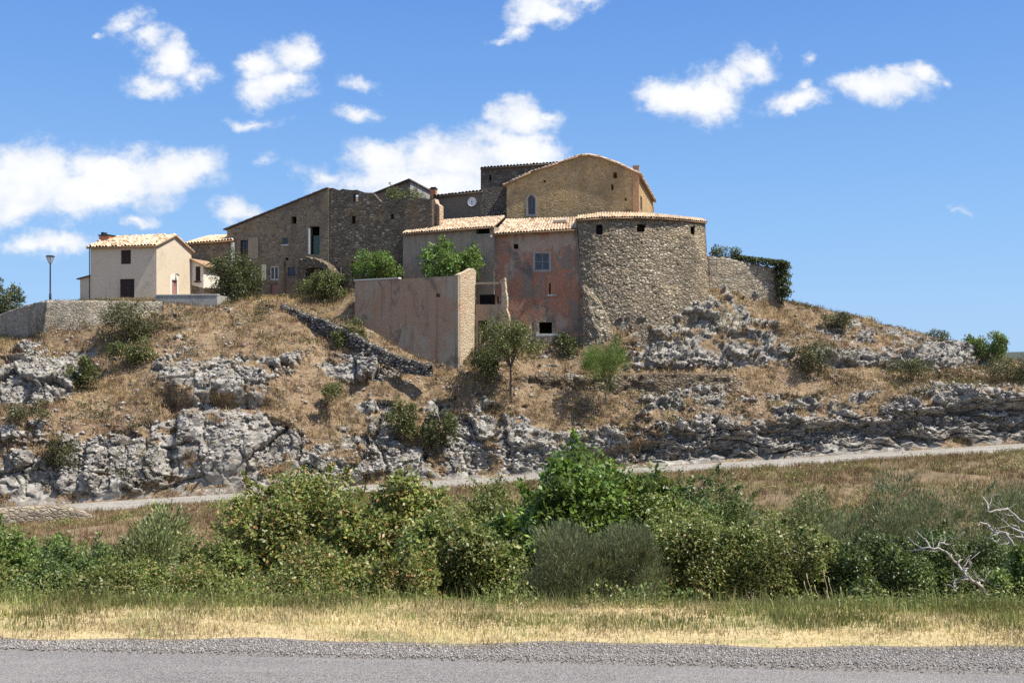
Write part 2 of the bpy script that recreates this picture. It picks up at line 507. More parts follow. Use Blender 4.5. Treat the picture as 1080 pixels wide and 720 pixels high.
cols = np.concatenate([np.arange(-420, -20, 5.0), np.arange(-20, 1100, 1.25), np.arange(1100, 1401, 5.0)])
kn = hill_profile(cols)
segs = [3, 92, 52, 46, 42, 14, 14, 10, 8, 6]
KY = np.array([k[0] for k in kn]); KZ = np.array([k[1] for k in kn])
rowsY, rowsZ, rowk = [], [], []
for i, n in enumerate(segs):
    for j in range(n):
        t = j / n
        rowsY.append(KY[i] * (1 - t) + KY[i + 1] * t); rowsZ.append(KZ[i] * (1 - t) + KZ[i + 1] * t); rowk.append(i + t)
rowsY.append(KY[-1]); rowsZ.append(KZ[-1]); rowk.append(len(segs))
HYY = np.array(rowsY); HZZ = np.array(rowsZ); rowk = np.array(rowk)


def smooth_rows(a, lo, it):
    b = a.copy()
    for _ in range(it):
        c = b.copy(); c[1:-1] = (b[:-2] + 2 * b[1:-1] + b[2:]) / 4
        c[:lo] = a[:lo]; c[0] = a[0]; c[-1] = a[-1]; b = c
    return b


def smooth_cols(a, it):
    b = a.copy()
    for _ in range(it):
        c = b.copy(); c[:, 1:-1] = (b[:, :-2] + 2 * b[:, 1:-1] + b[:, 2:]) / 4; b = c
    return b


HYY = smooth_cols(smooth_rows(HYY, 5, 8), 16); HZZ = smooth_cols(smooth_rows(HZZ, 5, 8), 16)
HXX = (cols[None, :] - CX) / F0 * HYY
nr, nc = HYY.shape
pts = np.stack([HXX.ravel(), HYY.ravel(), HZZ.ravel()], 1)
srow = (HY + (CH - HZZ) * F0 / HYY).ravel(); scol = np.broadcast_to(cols, HYY.shape).ravel()
# where bare limestone shows and where dry grass grows: (column, row, half width, half height, amount)
ROCK = [(40, 500, 110, 48, 1), (150, 482, 80, 52, 1), (245, 478, 70, 62, 1), (25, 405, 62, 28, 1), (75, 392, 25, 22, .8), (30, 375, 40, 10, .6),
        (245, 404, 75, 26, 1), (190, 392, 30, 22, .9), (285, 378, 40, 10, .6), (370, 393, 36, 18, .9), (335, 498, 70, 24, 1), (392, 455, 34, 40, .9), (430, 490, 40, 20, .8), (300, 455, 20, 26, .7),
        (495, 470, 45, 46, 1), (548, 468, 40, 36, .9), (470, 430, 16, 20, .6), (380, 380, 24, 12, .5),
        (700, 342, 42, 20, .75), (755, 336, 55, 26, .6), (690, 374, 66, 16, .85), (800, 350, 30, 15, .5), (760, 372, 60, 14, .9), (880, 376, 60, 11, .9), (980, 374, 66, 17, 1.1), (900, 350, 50, 12, .6),
        (706, 416, 30, 20, .9), (600, 400, 40, 8, .5), (640, 465, 60, 24, .8), (770, 465, 120, 26, 1.2), (900, 460, 130, 26, 1.2), (1020, 440, 90, 30, 1.3), (860, 425, 60, 12, .5), (980, 412, 70, 10, .7), (1180, 430, 120, 40, 1), (760, 420, 50, 12, .5)]
GRASS = [(125, 425, 52, 32, 1), (95, 447, 30, 14, .9), (40, 431, 40, 9, .8), (330, 420, 52, 26, .9), (300, 350, 60, 22, .9), (420, 412, 60, 10, .9), (600, 430, 60, 22, .8), (870, 405, 85, 9, .9), (640, 420, 30, 24, .7), (850, 330, 50, 9, .6), (520, 400, 40, 16, .8), (740, 395, 60, 6, .6), (1060, 398, 40, 8, .9), (350, 445, 40, 18, .6), (930, 392, 60, 6, .6)]


def patch_mask(lst, sx, sy, wob):
    m = np.zeros(len(sx))
    for (cx, cy, rx, ry, a) in lst:
        d = np.sqrt(((sx - cx) / rx) ** 2 + ((sy - cy) / ry) ** 2) + wob
        m = np.maximum(m, a * sstep(1.35, 0.55, d))
    return m


wob = (fbm(pts * np.array([.5, .5, .9]), 6, 3, .68) - 0.5) * 3.2
rock = patch_mask(ROCK, scol, srow, wob) - 0.95 * patch_mask(GRASS, scol, srow, wob * 0.8)
rock = rock + 2.4 * (fbm(pts * np.array([.7, .7, 1.7]), 6, 21, .7) - 0.49)
k2 = np.repeat(rowk, nc)
rock = sstep(0.12, 0.85, rock)
rock = rock * sstep(0.9, 1.15, k2) * (1 - sstep(6.0, 6.6, k2)) + 0.25 * sstep(6.0, 6.6, k2)
# outward direction of the smooth hill
G1 = np.gradient(pts.reshape(nr, nc, 3), axis=0); G2 = np.gradient(pts.reshape(nr, nc, 3), axis=1)
nrm = np.cross(G2.reshape(-1, 3), G1.reshape(-1, 3)); nrm /= np.linalg.norm(nrm, axis=1, keepdims=True) + 1e-9
nrm *= np.sign(nrm[:, 2:3] + 1e-9)
out = nrm + np.array([0, -0.9, 0]); out /= np.linalg.norm(out, axis=1, keepdims=True)
warp = np.stack([fbm(pts * .5, 3, 31), fbm(pts * .5, 3, 41), fbm(pts * .5, 3, 51)], 1) - 0.5
q = pts + warp * 1.4
right = sstep(470, 640, scol)
tilt = q[:, 2] + 0.05 * q[:, 0]
cv1, a1, b1 = cells(q * np.array([.55, .55, .62]), 61)
cv1r, a1r, b1r = cells(np.stack([q[:, 0] * .42, q[:, 1] * .42, tilt * 1.15], 1), 71)
cv2, a2, b2 = cells(q * np.array([1.3, 1.3, 1.5]), 81)
cv2r, a2r, b2r = cells(np.stack([q[:, 0] * 1.05, q[:, 1] * 1.05, tilt * 2.7], 1), 91)
cv3, a3, b3 = cells(q * np.array([3.0, 3.0, 3.6]), 95)
fa1, fd1 = facets(q * np.array([.34, .34, .19]), 501)
fa2, fd2 = facets(q * np.array([.95, .95, .6]), 511)
# bedding of the right-hand rock: layers of different reach, broken along their length
Lz = tilt / .62 + 1.5 * (fbm(np.stack([q[:, 0] * .16, q[:, 1] * .1, q[:, 2] * .1], 1), 3, 521) - .5)
li_ = np.floor(Lz); lf_ = Lz - li_
seg_ = np.floor(q[:, 0] / 3.2 + 7.3 * hash3(li_.astype(np.int64), 0 * li_.astype(np.int64), 0 * li_.astype(np.int64), 531)).astype(np.int64)
lr = hash3(li_.astype(np.int64), seg_, 0 * seg_, 541)
bed = (lr - .5) * sstep(0, .12, lf_) * sstep(1.0, .85, lf_) - .35 * (1 - sstep(0, .10, lf_))
blk = (1 - right) * (1.5 * fa1 + .46 * fa2 + .10 * (cv2 - .5)) + right * (.55 * fa2 + .35 * (cv1r - .5) + .3 * (cv2r - .5) + 1.5 * bed) + .12 * (cv3 - .5)
crack = (1 - right) * (.55 * sstep(.07, .0, fd1) + .25 * sstep(.08, 0, fd2)) + right * (.25 * sstep(.10, 0, b1r - a1r) + .2 * sstep(.10, 0, b2r - a2r))
ledge = (tilt / 1.5 + 1.2 * (fbm(np.stack([q[:, 0] * .12, q[:, 1] * .12, q[:, 2] * 0.1], 1), 3, 77) - .5)) % 1.0
ledge = np.where(ledge < .82, ledge / .82, (1 - ledge) / .18) - 0.5
rough = fbm(q * 2.2, 4, 15) - .5
disp = rock * (blk + right * 0.35 * ledge + (1 - right) * .15 * ledge - crack + (.16 + .16 * right) * rough) + (1 - rock) * (0.55 * (fbm(pts * .7, 4, 25) - .5) + .22 * (fbm(pts * 2.6, 3, 27) - .5))
foot = sstep(1.02, 1.25, k2); back = 1 - sstep(5.6, 6.2, k2)
# the band above the road on the right is undercut; a big slab overhangs on the left
und = sstep(560, 650, scol) * (1 - sstep(1.62, 1.8, k2)) * (.5 + .9 * fbm(np.stack([scol * .02, 0 * scol, 0 * scol], 1), 3, 66))
lip = sstep(560, 650, scol) * np.exp(-((k2 - 1.95) / .12) ** 2)
slab = lambda x, y, rx, ry: np.exp(-(((scol - x) / rx) ** 2 + ((srow - y) / ry) ** 2) ** 2)
face = np.exp(-(((scol - 235) / 40) ** 2 + ((srow - 462) / 42) ** 2) ** 2)
disp = disp * (1 - .72 * face)
disp = disp - .62 * und + .35 * lip + 1.3 * slab(240, 405, 72, 17) - .7 * slab(240, 428, 60, 7) + .9 * slab(235, 470, 42, 40) - .8 * slab(180, 455, 9, 38) - .9 * slab(505, 495, 16, 20) + .7 * slab(40, 400, 45, 20) + .8 * slab(990, 372, 50, 8) - .6 * slab(960, 387, 60, 5) + .5 * slab(1010, 395, 40, 5) + .6 * slab(1010, 418, 100, 7) - .25 * slab(1010, 434, 100, 6)
disp = disp * foot * (0.35 + 0.65 * back) + rock * foot * 0.12
pts_d = pts + out * disp[:, None]
cliffy = 1 - np.abs(nrm[:, 2])
faces = grid_faces(nr, nc)


def hill_material():
    m, t, b = new_mat('hillside')
    tc = t.add('ShaderNodeTexCoord').outputs['Object']
    at = t.add('ShaderNodeAttribute', attribute_name='rock').outputs['Fac']
    fine = t.noise(tc, 3.2, 6, 0.68)
    fac = t.maprange(t.math('ADD', at, t.math('MULTIPLY', t.math('SUBTRACT', fine.outputs['Fac'], .5), 1.1)), 0.35, 0.6)
    # limestone: pale broken faces, grey lichen, ochre seams
    v1 = t.add('ShaderNodeTexVoronoi', feature='F1', ins={'Vector': t.vmath('MULTIPLY', tc, (1.6, 1.6, 2.6)).outputs[0], 'Scale': 1.0})
    r1 = t.add('ShaderNodeSeparateColor', ins={0: v1.outputs['Color']})
    rc = t.ramp(r1.outputs[0], [(0, (.16, .15, .135)), (.35, (.265, .25, .222)), (.7, (.35, .33, .295)), (1, (.43, .405, .365))])
    li = t.noise(t.vmath('MULTIPLY', tc, (1, 1, 1.8)).outputs[0], 1.1, 7, 0.7, 0.3)
    rc = t.mix(t.maprange(li.outputs['Fac'], .5, .66, 0, .7), rc, (.145, .135, .12))
    oc = t.noise(tc, .5, 5, 0.65, 0.4)
    rc = t.mix(t.maprange(oc.outputs['Fac'], .55, .7, 0, .5), rc, (.36, .27, .17))
    sp = t.noise(tc, 9.0, 5, 0.75)
    rc = t.mix(t.maprange(sp.outputs['Fac'], .6, .72, 0, .5), rc, (.14, .13, .115))
    # dry ground: straw, rust and brown-green scrub
    g1 = t.noise(tc, .55, 6, 0.68, 0.5)
    gc = t.ramp(g1.outputs['Fac'], [(.3, (.12, .085, .06)), (.42, (.21, .14, .085)), (.53, (.28, .20, .115)), (.62, (.185, .13, .085)), (.72, (.15, .135, .07))])
    g2 = t.noise(tc, 2.6, 6, 0.7)
    gc = t.mix(t.maprange(g2.outputs['Fac'], .5, .66, 0, .85), gc, (.075, .055, .04))
    g3 = t.noise(tc, 6.0, 4, 0.7)
    gc = t.mix(t.maprange(g3.outputs['Fac'], .58, .66, 0, .8), gc, (.44, .40, .335))
    t.l.new(t.mix(fac, gc, rc), b.inputs['Base Color'])
    h = t.math('ADD', t.math('MULTIPLY', fine.outputs['Fac'], .6), t.math('MULTIPLY', sp.outputs['Fac'], .35))
    h = t.math('ADD', h, t.math('MULTIPLY', r1.outputs[1], .4))
    set_bump(t, b, h, 1.0, 0.15)
    return m


M_HILL = hill_material()
me = np_mesh('hillside', pts_d, faces, np.full(len(faces), 4), M_HILL, True, {'rock': ('POINT', rock)})
tag(link('hillside', me), kind='structure')


def ground_material():
    m, t, b = new_mat('valley_ground')
    tc = t.add('ShaderNodeTexCoord').outputs['Object']
    n = t.noise(tc, .35, 6, 0.68, .4); n2 = t.noise(tc, 3.0, 6, 0.7)
    c = t.ramp(n.outputs['Fac'], [(.3, (.10, .09, .045)), (.45, (.19, .135, .08)), (.6, (.25, .18, .105)), (.75, (.10, .105, .045))])
    c = t.mix(t.maprange(n2.outputs['Fac'], .5, .7, 0, .7), c, (.10, .075, .045))
    t.l.new(c, b.inputs['Base Color'])
    set_bump(t, b, n2.outputs['Fac'], .8, .12)
    return m


M_GROUND = ground_material()
gx = np.concatenate([np.arange(-160, -60, 4.0), np.arange(-60, 60, .5), np.arange(60, 161, 4.0)])
gt = np.concatenate([np.linspace(-60, 6, 18), np.arange(6.5, 14, .2), np.arange(14, 45, .5), np.arange(45, 79, .6)])
GX = np.repeat(gx[None, :], len(gt), 0)
tt = np.clip((gt[:, None] - 40) / 38.6, 0, 1)
GYY = gt[:, None] + tt * (low_out(np.clip(GX, -120, 120)) + 2.2 - 78.6)          # last row runs under the lower road
GZ = ground_z(GX.ravel(), GYY.ravel()) - 0.012
GZ = np.where((GYY.ravel() < road_far_edge(GX.ravel()) + .3), -0.03, GZ)
GZ = np.where((GYY.ravel() > low_out(np.clip(GX.ravel(), -120, 120)) - .1), low_z(GX.ravel()) - .08, GZ)
f = grid_faces(len(gt), len(gx))
tag(link('valley_ground', np_mesh('valley_ground', np.stack([GX.ravel(), GYY.ravel(), GZ], 1), f, np.full(len(f), 4), M_GROUND, True)), kind='structure')

# plain to the horizon and the low far hill
M_FAR = plain('far_scrub', (.055, .062, .045), 0.95, .35, .01)
R = 7000.0
bm = bmesh.new()
vs = [bm.verts.new(c) for c in ((-R, -400, -11.0), (R, -400, -11.0), (R, R, -11.0), (-R, R, -11.0))]
bm.faces.new(vs)
tag(bm_obj('far_plain', bm, M_FAR), kind='structure')
xs = np.linspace(-2600, 2600, 160); prof = []
ridge = np.interp(xs, [-2600, -1300, -700, 0, 500, 720, 900, 2600], [5, 2, -1, 2, 1, 3, 8, 10]) + 5 * (fbm(np.stack([xs * .012, xs * 0, xs * 0], 1), 4, 8) - .5)
rows = [(1150, -11.5, 0), (1260, 0, .55), (1400, 0, 1.0), (1700, 0, .8), (2200, -11.5, 0)]
vv_ = np.concatenate([np.stack([xs, np.full_like(xs, y), (zb if k == 0 else -11 + (ridge + 11) * k)], 1) if k else np.stack([xs, np.full_like(xs, y), np.full_like(xs, zb)], 1) for y, zb, k in rows])
f = grid_faces(len(rows), len(xs))
tag(link('distant_hill', np_mesh('distant_hill', vv_, f, np.full(len(f), 4), M_FAR, True)), kind='structure')


def asphalt(name, base, agg, sc=90.0):
    m, t, b = new_mat(name)
    tc = t.add('ShaderNodeTexCoord').outputs['Object']
    v = t.add('ShaderNodeTexVoronoi', feature='F1', ins={'Vector': tc, 'Scale': sc})
    r = t.add('ShaderNodeSeparateColor', ins={0: v.outputs['Color']})
    c = t.ramp(r.outputs[0], [(0, tuple(k * .55 for k in base)), (.6, base), (1, agg)])
    n = t.noise(t.vmath('MULTIPLY', tc, (.25, 1.6, 1)).outputs[0], 1.0, 5, .6)
    c = t.mix(t.maprange(n.outputs['Fac'], .4, .7, 0, .5), c, tuple(k * 1.4 for k in base))
    n = t.noise(t.vmath('ADD', t.vmath('MULTIPLY', tc, (.5, 2.2, 1)).outputs[0], (5, 2, 0)).outputs[0], 1.3, 6, .7, .8)
    c = t.mix(t.maprange(n.outputs['Fac'], .56, .66, 0, .4), c, tuple(k * .6 for k in base))
    t.l.new(c, b.inputs['Base Color'])
    set_bump(t, b, v.outputs['Distance'], .6, .012)
    b.inputs['Roughness'].default_value = .85
    return m


M_ASPH = asphalt('asphalt', (.215, .198, .185), (.30, .278, .258), 85.0)
xs = np.arange(-70, 70.1, .5)
yj = road_far_edge(xs) + .05 * (fbm(np.stack([xs * 2.3, xs * 0, xs * 0], 1), 3, 4) - .5)
vv_ = np.concatenate([np.stack([xs, yj, xs * 0 - .004], 1), np.stack([xs, yj - .07, xs * 0 + .012], 1), np.stack([xs, yj - 3.2, xs * 0 + .05], 1), np.stack([xs, yj - 6.4, xs * 0 + .012], 1), np.stack([xs, yj - 6.5, xs * 0 - .02], 1)])
f = grid_faces(5, len(xs))[:, ::-1]
tag(link('road', np_mesh('road', vv_, f, np.full(len(f), 4), M_ASPH, True)), kind='structure')

M_LOW = asphalt('worn_road', (.30, .28, .245), (.36, .335, .295), 8.0)
xs = np.arange(-110, 110.1, 1.0)
rows = []
for d, dz in ((-.25, -.12), (.0, .0), (ROADW * .5, .05), (ROADW + .3, .02), (ROADW + .6, -.1)):
    rows.append(np.stack([xs, low_out(xs) + d + (.12 * (fbm(np.stack([xs * .8, xs * 0 + d, xs * 0], 1), 3, 4) - .5) if d < 1 else 0), low_z(xs) + dz + .03], 1))
f = grid_faces(5, len(xs))
tag(link('lower_road', np_mesh('lower_road', np.concatenate(rows), f, np.full(len(f), 4), M_LOW, True)), kind='structure')

# gravel shoulder: a bed with loose stones on it
M_GRAVEL = plain('gravel_bed', (.29, .262, .235), .95, .4, 25, 0, .8)
xs = np.arange(-40, 40.1, .25)
vv_ = np.concatenate([np.stack([xs, road_far_edge(xs) - .02, xs * 0 - .006], 1), np.stack([xs, (road_far_edge(xs) + gravel_edge(xs)) / 2, xs * 0 + .012], 1), np.stack([xs, gravel_edge(xs) + .25, xs * 0 + .008], 1), np.stack([xs, gravel_edge(xs) + .6, xs * 0 - .05], 1)])
f = grid_faces(4, len(xs))
tag(link('gravel_shoulder', np_mesh('gravel_shoulder', vv_, f, np.full(len(f), 4), M_GRAVEL, True)), kind='structure')


# the verge: short dry turf on a pale litter bed
def verge_material():
    m, t, b = new_mat('verge')
    tc = t.add('ShaderNodeTexCoord').outputs['Object']
    n1 = t.noise(t.vmath('MULTIPLY', tc, (1, 2.0, 1)).outputs[0], .9, 5, .65, .3); n2 = t.noise(tc, 14, 5, .7)
    c = t.ramp(n1.outputs['Fac'], [(.36, (.54, .42, .23)), (.54, (.46, .37, .19)), (.64, (.27, .265, .10)), (.75, (.36, .31, .14))])
    c = t.mix(t.maprange(n2.outputs['Fac'], .48, .7, 0, .6), c, (.24, .18, .10))
    t.l.new(c, b.inputs['Base Color']); set_bump(t, b, n2.outputs['Fac'], .8, .03)
    return m


M_VERGE = verge_material()
xs = np.arange(-40, 40.1, .25); rows = []
for k in np.linspace(0, 1, 9):
    y_ = gravel_edge(xs) - .03 + k * (12.0 - .03 * xs - gravel_edge(xs)); rows.append(np.stack([xs, y_, ground_z(xs, y_) + (.012 if 0 < k < 1 else -.02)], 1))
f = grid_faces(9, len(xs))
tag(link('verge', np_mesh('verge', np.concatenate(rows), f, np.full(len(f), 4), M_VERGE, True)), kind='structure')


def stones_mesh(name, pos, size, mat, seed=0, flat=.7):
    """little broken stones: jittered octahedra"""
    r = np.random.default_rng(seed); n = len(pos)
    base = np.array([[1, 0, 0], [0, 1, 0], [-1, 0, 0], [0, -1, 0], [0, 0, 1], [0, 0, -1]], float)
    v = base[None] * (0.6 + .7 * r.random((n, 6, 1))) + .25 * (r.random((n, 6, 3)) - .5)
    a = r.random(n) * 6.283; ca, sa = np.cos(a), np.sin(a)
    v = np.stack([v[:, :, 0] * ca[:, None] - v[:, :, 1] * sa[:, None], v[:, :, 0] * sa[:, None] + v[:, :, 1] * ca[:, None], v[:, :, 2] * flat + v[:, :, 0] * .3], 2)
    v = v * size[:, None, None] + pos[:, None, :]
    fi = np.array([[0, 1, 4], [1, 2, 4], [2, 3, 4], [3, 0, 4], [1, 0, 5], [2, 1, 5], [3, 2, 5], [0, 3, 5]])
    fa = (fi[None] + (np.arange(n) * 6)[:, None, None]).reshape(-1, 3)
    return np_mesh(name, v.reshape(-1, 3), fa, np.full(len(fa), 3), mat)


def stone_mat(name, stops):
    m, t, b = new_mat(name)
    g = t.add('ShaderNodeNewGeometry')
    t.l.new(t.ramp(g.outputs['Random Per Island'], stops), b.inputs['Base Color'])
    return m


n = 42000
sx = rng.uniform(-14, 14, n); tt = rng.random(n) ** .9
sy = road_far_edge(sx) + .0 + tt * (gravel_edge(sx) - road_far_edge(sx) + .12)
ss = .006 + .009 * rng.random(n) ** 2
stone_pos = np.stack([sx, sy, .012 + ss * .2], 1)
keep = rng.random(n) < .35 + .65 * sstep(0.02, .12, sy - road_far_edge(sx))
M_CHIP = stone_mat('gravel_chips', [(0, (.10, .094, .088)), (.4, (.25, .23, .213)), (.8, (.36, .333, .31)), (1, (.47, .44, .41))])
tag(link('gravel_chips', stones_mesh('gravel_chips', stone_pos[keep], ss[keep], M_CHIP, 3)), kind='stuff')

# loose limestone lying on the slope
inx = (scol > -60) & (scol < 1140) & (k2 > 1.3) & (k2 < 5.8)
cand = np.nonzero(inx)[0]
wgt = (.25 + 1.2 * rock[cand]) * (.3 + fbm(pts[cand] * .5, 3, 201)) ** 3
pick = rng.choice(cand, 15000, p=wgt / wgt.sum())
sz = .05 + .22 * rng.random(len(pick)) ** 3.5
M_LOOSE = stone_mat('loose_limestone', [(0, (.16, .15, .14)), (.4, (.33, .31, .28)), (.8, (.40, .375, .34)), (1, (.47, .445, .40))])
tag(link('loose_stones', stones_mesh('loose_stones', pts_d[pick] + np.array([0, 0, .03]), sz, M_LOOSE, 5, .6)), kind='stuff')
# ------------------------------------------------------------------ building kit
class Building:
    """a building set out in its own axes: x along the front, y back into it, z up"""
    def __init__(s, name, label, cat, px, Y, a, zb, group=None):
        s.a = math.radians(a); s.X0 = (px - CX) / F0 * Y; s.Y0 = Y; s.zb = zb
        s.root = tag(empty(name, (s.X0, Y, zb), -s.a), label, cat, group)
        s.t = (math.cos(s.a), -math.sin(s.a)); s.b = (math.sin(s.a), math.cos(s.a))
        s.C = (-s.X0 * s.t[0] - Y * s.t[1], -s.X0 * s.b[0] - Y * s.b[1], CH - zb)

    def ray(s, px, py):
        x, y, z = (px - CX) / F0, 1.0, (HY - py) / F0
        return (x * s.t[0] + y * s.t[1], x * s.b[0] + y * s.b[1], z)

    def F(s, px, py, d=0.0, bat=0.0):
        r = s.ray(px, py)
        k = (d + bat * s.C[2] - s.C[1]) / (r[1] - bat * r[2])
        return (s.C[0] + k * r[0], s.C[2] + k * r[2])

    def S(s, px, py, u):
        r = s.ray(px, py); k = (u - s.C[0]) / r[0]
        return (s.C[1] + k * r[1], s.C[2] + k * r[2])

    def P3(s, px, py, d):
        u, z = s.F(px, py, d); return Vector((u, d, z))


def rect(b, x0, y0, x1, y1, d=0.0, bat=0.0):
    """pixel box -> local rectangle on the front"""
    u0, z1 = b.F(x0, y0, d, bat); u1, z0 = b.F(x1, y1, d, bat)
    return (u0, z0, u1, z1)


def srect(b, x0, y0, x1, y1, u):
    d0, z1 = b.S(x0, y0, u); d1, z0 = b.S(x1, y1, u)
    return (d0, z0, d1, z1)


def panel(bm, outline, holes, thick, fn):
    """wall slab with openings; outline and holes in wall coordinates, fn(u, z, w) places a point w metres inside the face"""
    loops = [list(outline)]
    for h in holes:
        if len(h) == 4 and not hasattr(h[0], '__len__'): h = [(h[0], h[1]), (h[2], h[1]), (h[2], h[3]), (h[0], h[3])]
        loops.append(list(h))
    tris = tessellate_polygon([[Vector((p[0], p[1], 0)) for p in l] for l in loops])
    flat = [p for l in loops for p in l]
    fr = [bm.verts.new(fn(u, z, 0)) for u, z in flat]; bk = [bm.verts.new(fn(u, z, thick)) for u, z in flat]
    for t in tris:
        try: bm.faces.new([fr[i] for i in t]); bm.faces.new([bk[i] for i in reversed(t)])
        except ValueError: pass
    o = 0
    for l in loops:
        n = len(l)
        for i in range(n):
            j = (i + 1) % n
            bm.faces.new([fr[o + i], fr[o + j], bk[o + j], bk[o + i]])
        o += n


def ragged(pts_, step=.35, amp=.12, seed=0):
    r = random.Random(seed); out = [pts_[0]]
    for a, b in zip(pts_, pts_[1:]):
        L = math.hypot(b[0] - a[0], b[1] - a[1]); n = max(1, int(L / step))
        for i in range(1, n + 1):
            t = i / n
            out.append((a[0] + (b[0] - a[0]) * t + (r.uniform(-.3, .3) * step if i < n else 0), a[1] + (b[1] - a[1]) * t + r.uniform(-amp, amp)))
    return out


def body(b, outline, holes, depth, thick=.45, mat=None, bat=0.0, top_back=None, name='wall', right=None, right_holes=(), back_z=None):
    """walls of a building: shaped front with openings, right and left returns, back"""
    bm = bmesh.new()
    panel(bm, outline, holes, thick, lambda u, z, w: (u, w + bat * z, z))
    us = [p[0] for p in outline]; u0, u1 = min(us), max(us); zlo = min(p[1] for p in outline)
    zr = max(p[1] for p in outline if p[0] > u1 - .6); zl = max(p[1] for p in outline if p[0] < u0 + .6)
    ro = right or [(thick, zlo), (depth, zlo), (depth, zr), (thick, zr)]
    panel(bm, ro, list(right_holes), thick, lambda d, z, w: (u1 - w, d + bat * z, z))
    panel(bm, [(thick, zlo), (depth, zlo), (depth, zl), (thick, zl)], [], thick, lambda d, z, w: (u0 + w, d + bat * z, z))
    k = (u1 - u0 - 2 * thick - .01) / (u1 - u0)
    panel(bm, [(u0 + thick + .005 + (u - u0) * k, z - .02) for u, z in outline], [], thick, lambda u, z, w: (u, depth - w, z))
    return bm_obj(name, bm, mat, b.root)


TRND = np.random.default_rng(5)


def tile_roof(name, A, B, C, D, mat, parent, period=.27, course=.38, amp=.055, over=0.0, thick=.13, wear=.035):
    """canal-tile roof on a four-cornered slope: A-B eave, D-C top edge"""
    A, B, C, D = (np.array(v, float) for v in (A, B, C, D))
    L = max(np.linalg.norm(B - A), np.linalg.norm(C - D)); S = (np.linalg.norm(D - A) + np.linalg.norm(C - B)) / 2
    nt = max(2, int(round(L / period))); ncs = max(2, int(round(S / course))); sub = 8
    nrm_ = np.cross(B - A, D - A) + np.cross(C - B, C - D) * 0; nrm_ /= np.linalg.norm(nrm_)
    if nrm_[2] < 0: nrm_ = -nrm_
    us = np.arange(nt * sub + 1) / sub; rows_ = []
    for c in range(ncs):
        rows_ += [(c + .001, .035), (c + .5, .018), (c + .985, .0)]
    rnd = TRND.random((ncs, nt)); off = TRND.normal(0, wear, (ncs, nt + 1)); sl = TRND.normal(0, .09, (ncs, nt))
    V = []
    for (sv, lift) in rows_:
        c = int(min(ncs - 1, sv)); ti = np.minimum(nt - 1, us.astype(int)); fr = us - ti
        prof_ = np.abs(np.cos(np.pi * (fr - .5))) ** .8
        h = amp * prof_ * 2 + lift + off[c][ti] * .5 * prof_
        sp_ = np.clip((sv + sl[c][ti] * (1 if sv % 1 < .1 else 0)) / ncs, -.02, 1.0)[:, None]; up = (us / nt)[:, None]
        p = A * (1 - up) * (1 - sp_) + B * up * (1 - sp_) + C * up * sp_ + D * (1 - up) * sp_
        V.append(p + nrm_ * h[:, None])
    V = np.concatenate(V); ncol = len(us); fcs = grid_faces(len(rows_), ncol)
    ri = np.minimum(ncs - 1, (np.repeat(np.arange(len(rows_) - 1), ncol - 1) // 3)); cidx = np.minimum(nt - 1, np.tile(np.arange(ncol - 1), len(rows_) - 1) // sub)
    fr_ = rnd[ri, cidx]
    lo = [A - nrm_ * .01, B - nrm_ * .01, C - nrm_ * .01, D - nrm_ * .01]; lo2 = [p - nrm_ * thick for p in lo]
    n0 = len(V); V = np.concatenate([V, lo, lo2])
    box = np.array([[0, 1, 2, 3], [7, 6, 5, 4], [0, 4, 5, 1], [1, 5, 6, 2], [2, 6, 7, 3], [3, 7, 4, 0]]) + n0
    fcs = np.concatenate([fcs, box]); fr_ = np.concatenate([fr_, np.full(6, .02)])
    return link(name, np_mesh(name, V, fcs, np.full(len(fcs), 4), mat, False, {'rnd': ('FACE', fr_)}), parent)


def window(b, r, mat_frame, mat_pane, d=.18, mull=1, bar=.07, bars=0, name='window', label=None):
    """frame with panes set back in an opening r = (u0, z0, u1, z1)"""
    u0, z0, u1, z1 = r; bm = bmesh.new(); e = .012
    u0 += e; u1 -= e; z0 += e; z1 -= e
    add_box(bm, u0, u0 + bar, d, d + .06, z0, z1); add_box(bm, u1 - bar, u1, d, d + .06, z0, z1)
    add_box(bm, u0 + bar, u1 - bar, d, d + .06, z0, z0 + bar); add_box(bm, u0 + bar, u1 - bar, d, d + .06, z1 - bar, z1)
    for i in range(mull):
        c = u0 + (u1 - u0) * (i + 1) / (mull + 1); add_box(bm, c - bar * .4, c + bar * .4, d + .004, d + .056, z0 + bar, z1 - bar)
    for i in range(bars):
        c = z0 + (z1 - z0) * (i + 1) / (bars + 1); add_box(bm, u0 + bar, u1 - bar, d + .010, d + .05, c - bar * .3, c + bar * .3)
    fo = bm_obj(name, bm, mat_frame, b.root)
    bm = bmesh.new(); add_box(bm, u0 + .02, u1 - .02, d + .025, d + .035, z0 + .02, z1 - .02)
    bm_obj('pane', bm, mat_pane, fo)
    if label: fo['label'] = label
    return fo


def box_part(b, name, r, d0, d1, mat, parent=None, label=None, slats=0):
    u0, z0, u1, z1 = r; bm = bmesh.new()
    if slats:
        add_box(bm, u0, u1, d0 + .02, d1, z0, z1)
        n = max(2, int((u1 - u0) / slats)); wv_ = (u1 - u0) / n
        for i in range(n): add_box(bm, u0 + i * wv_ + .012, u0 + (i + 1) * wv_ - .012, d0, d0 + .018, z0 + .01, z1 - .01)
    else: add_box(bm, u0, u1, d0, d1, z0, z1)
    o = bm_obj(name, bm, mat, parent or b.root)
    if label: o['label'] = label
    return o


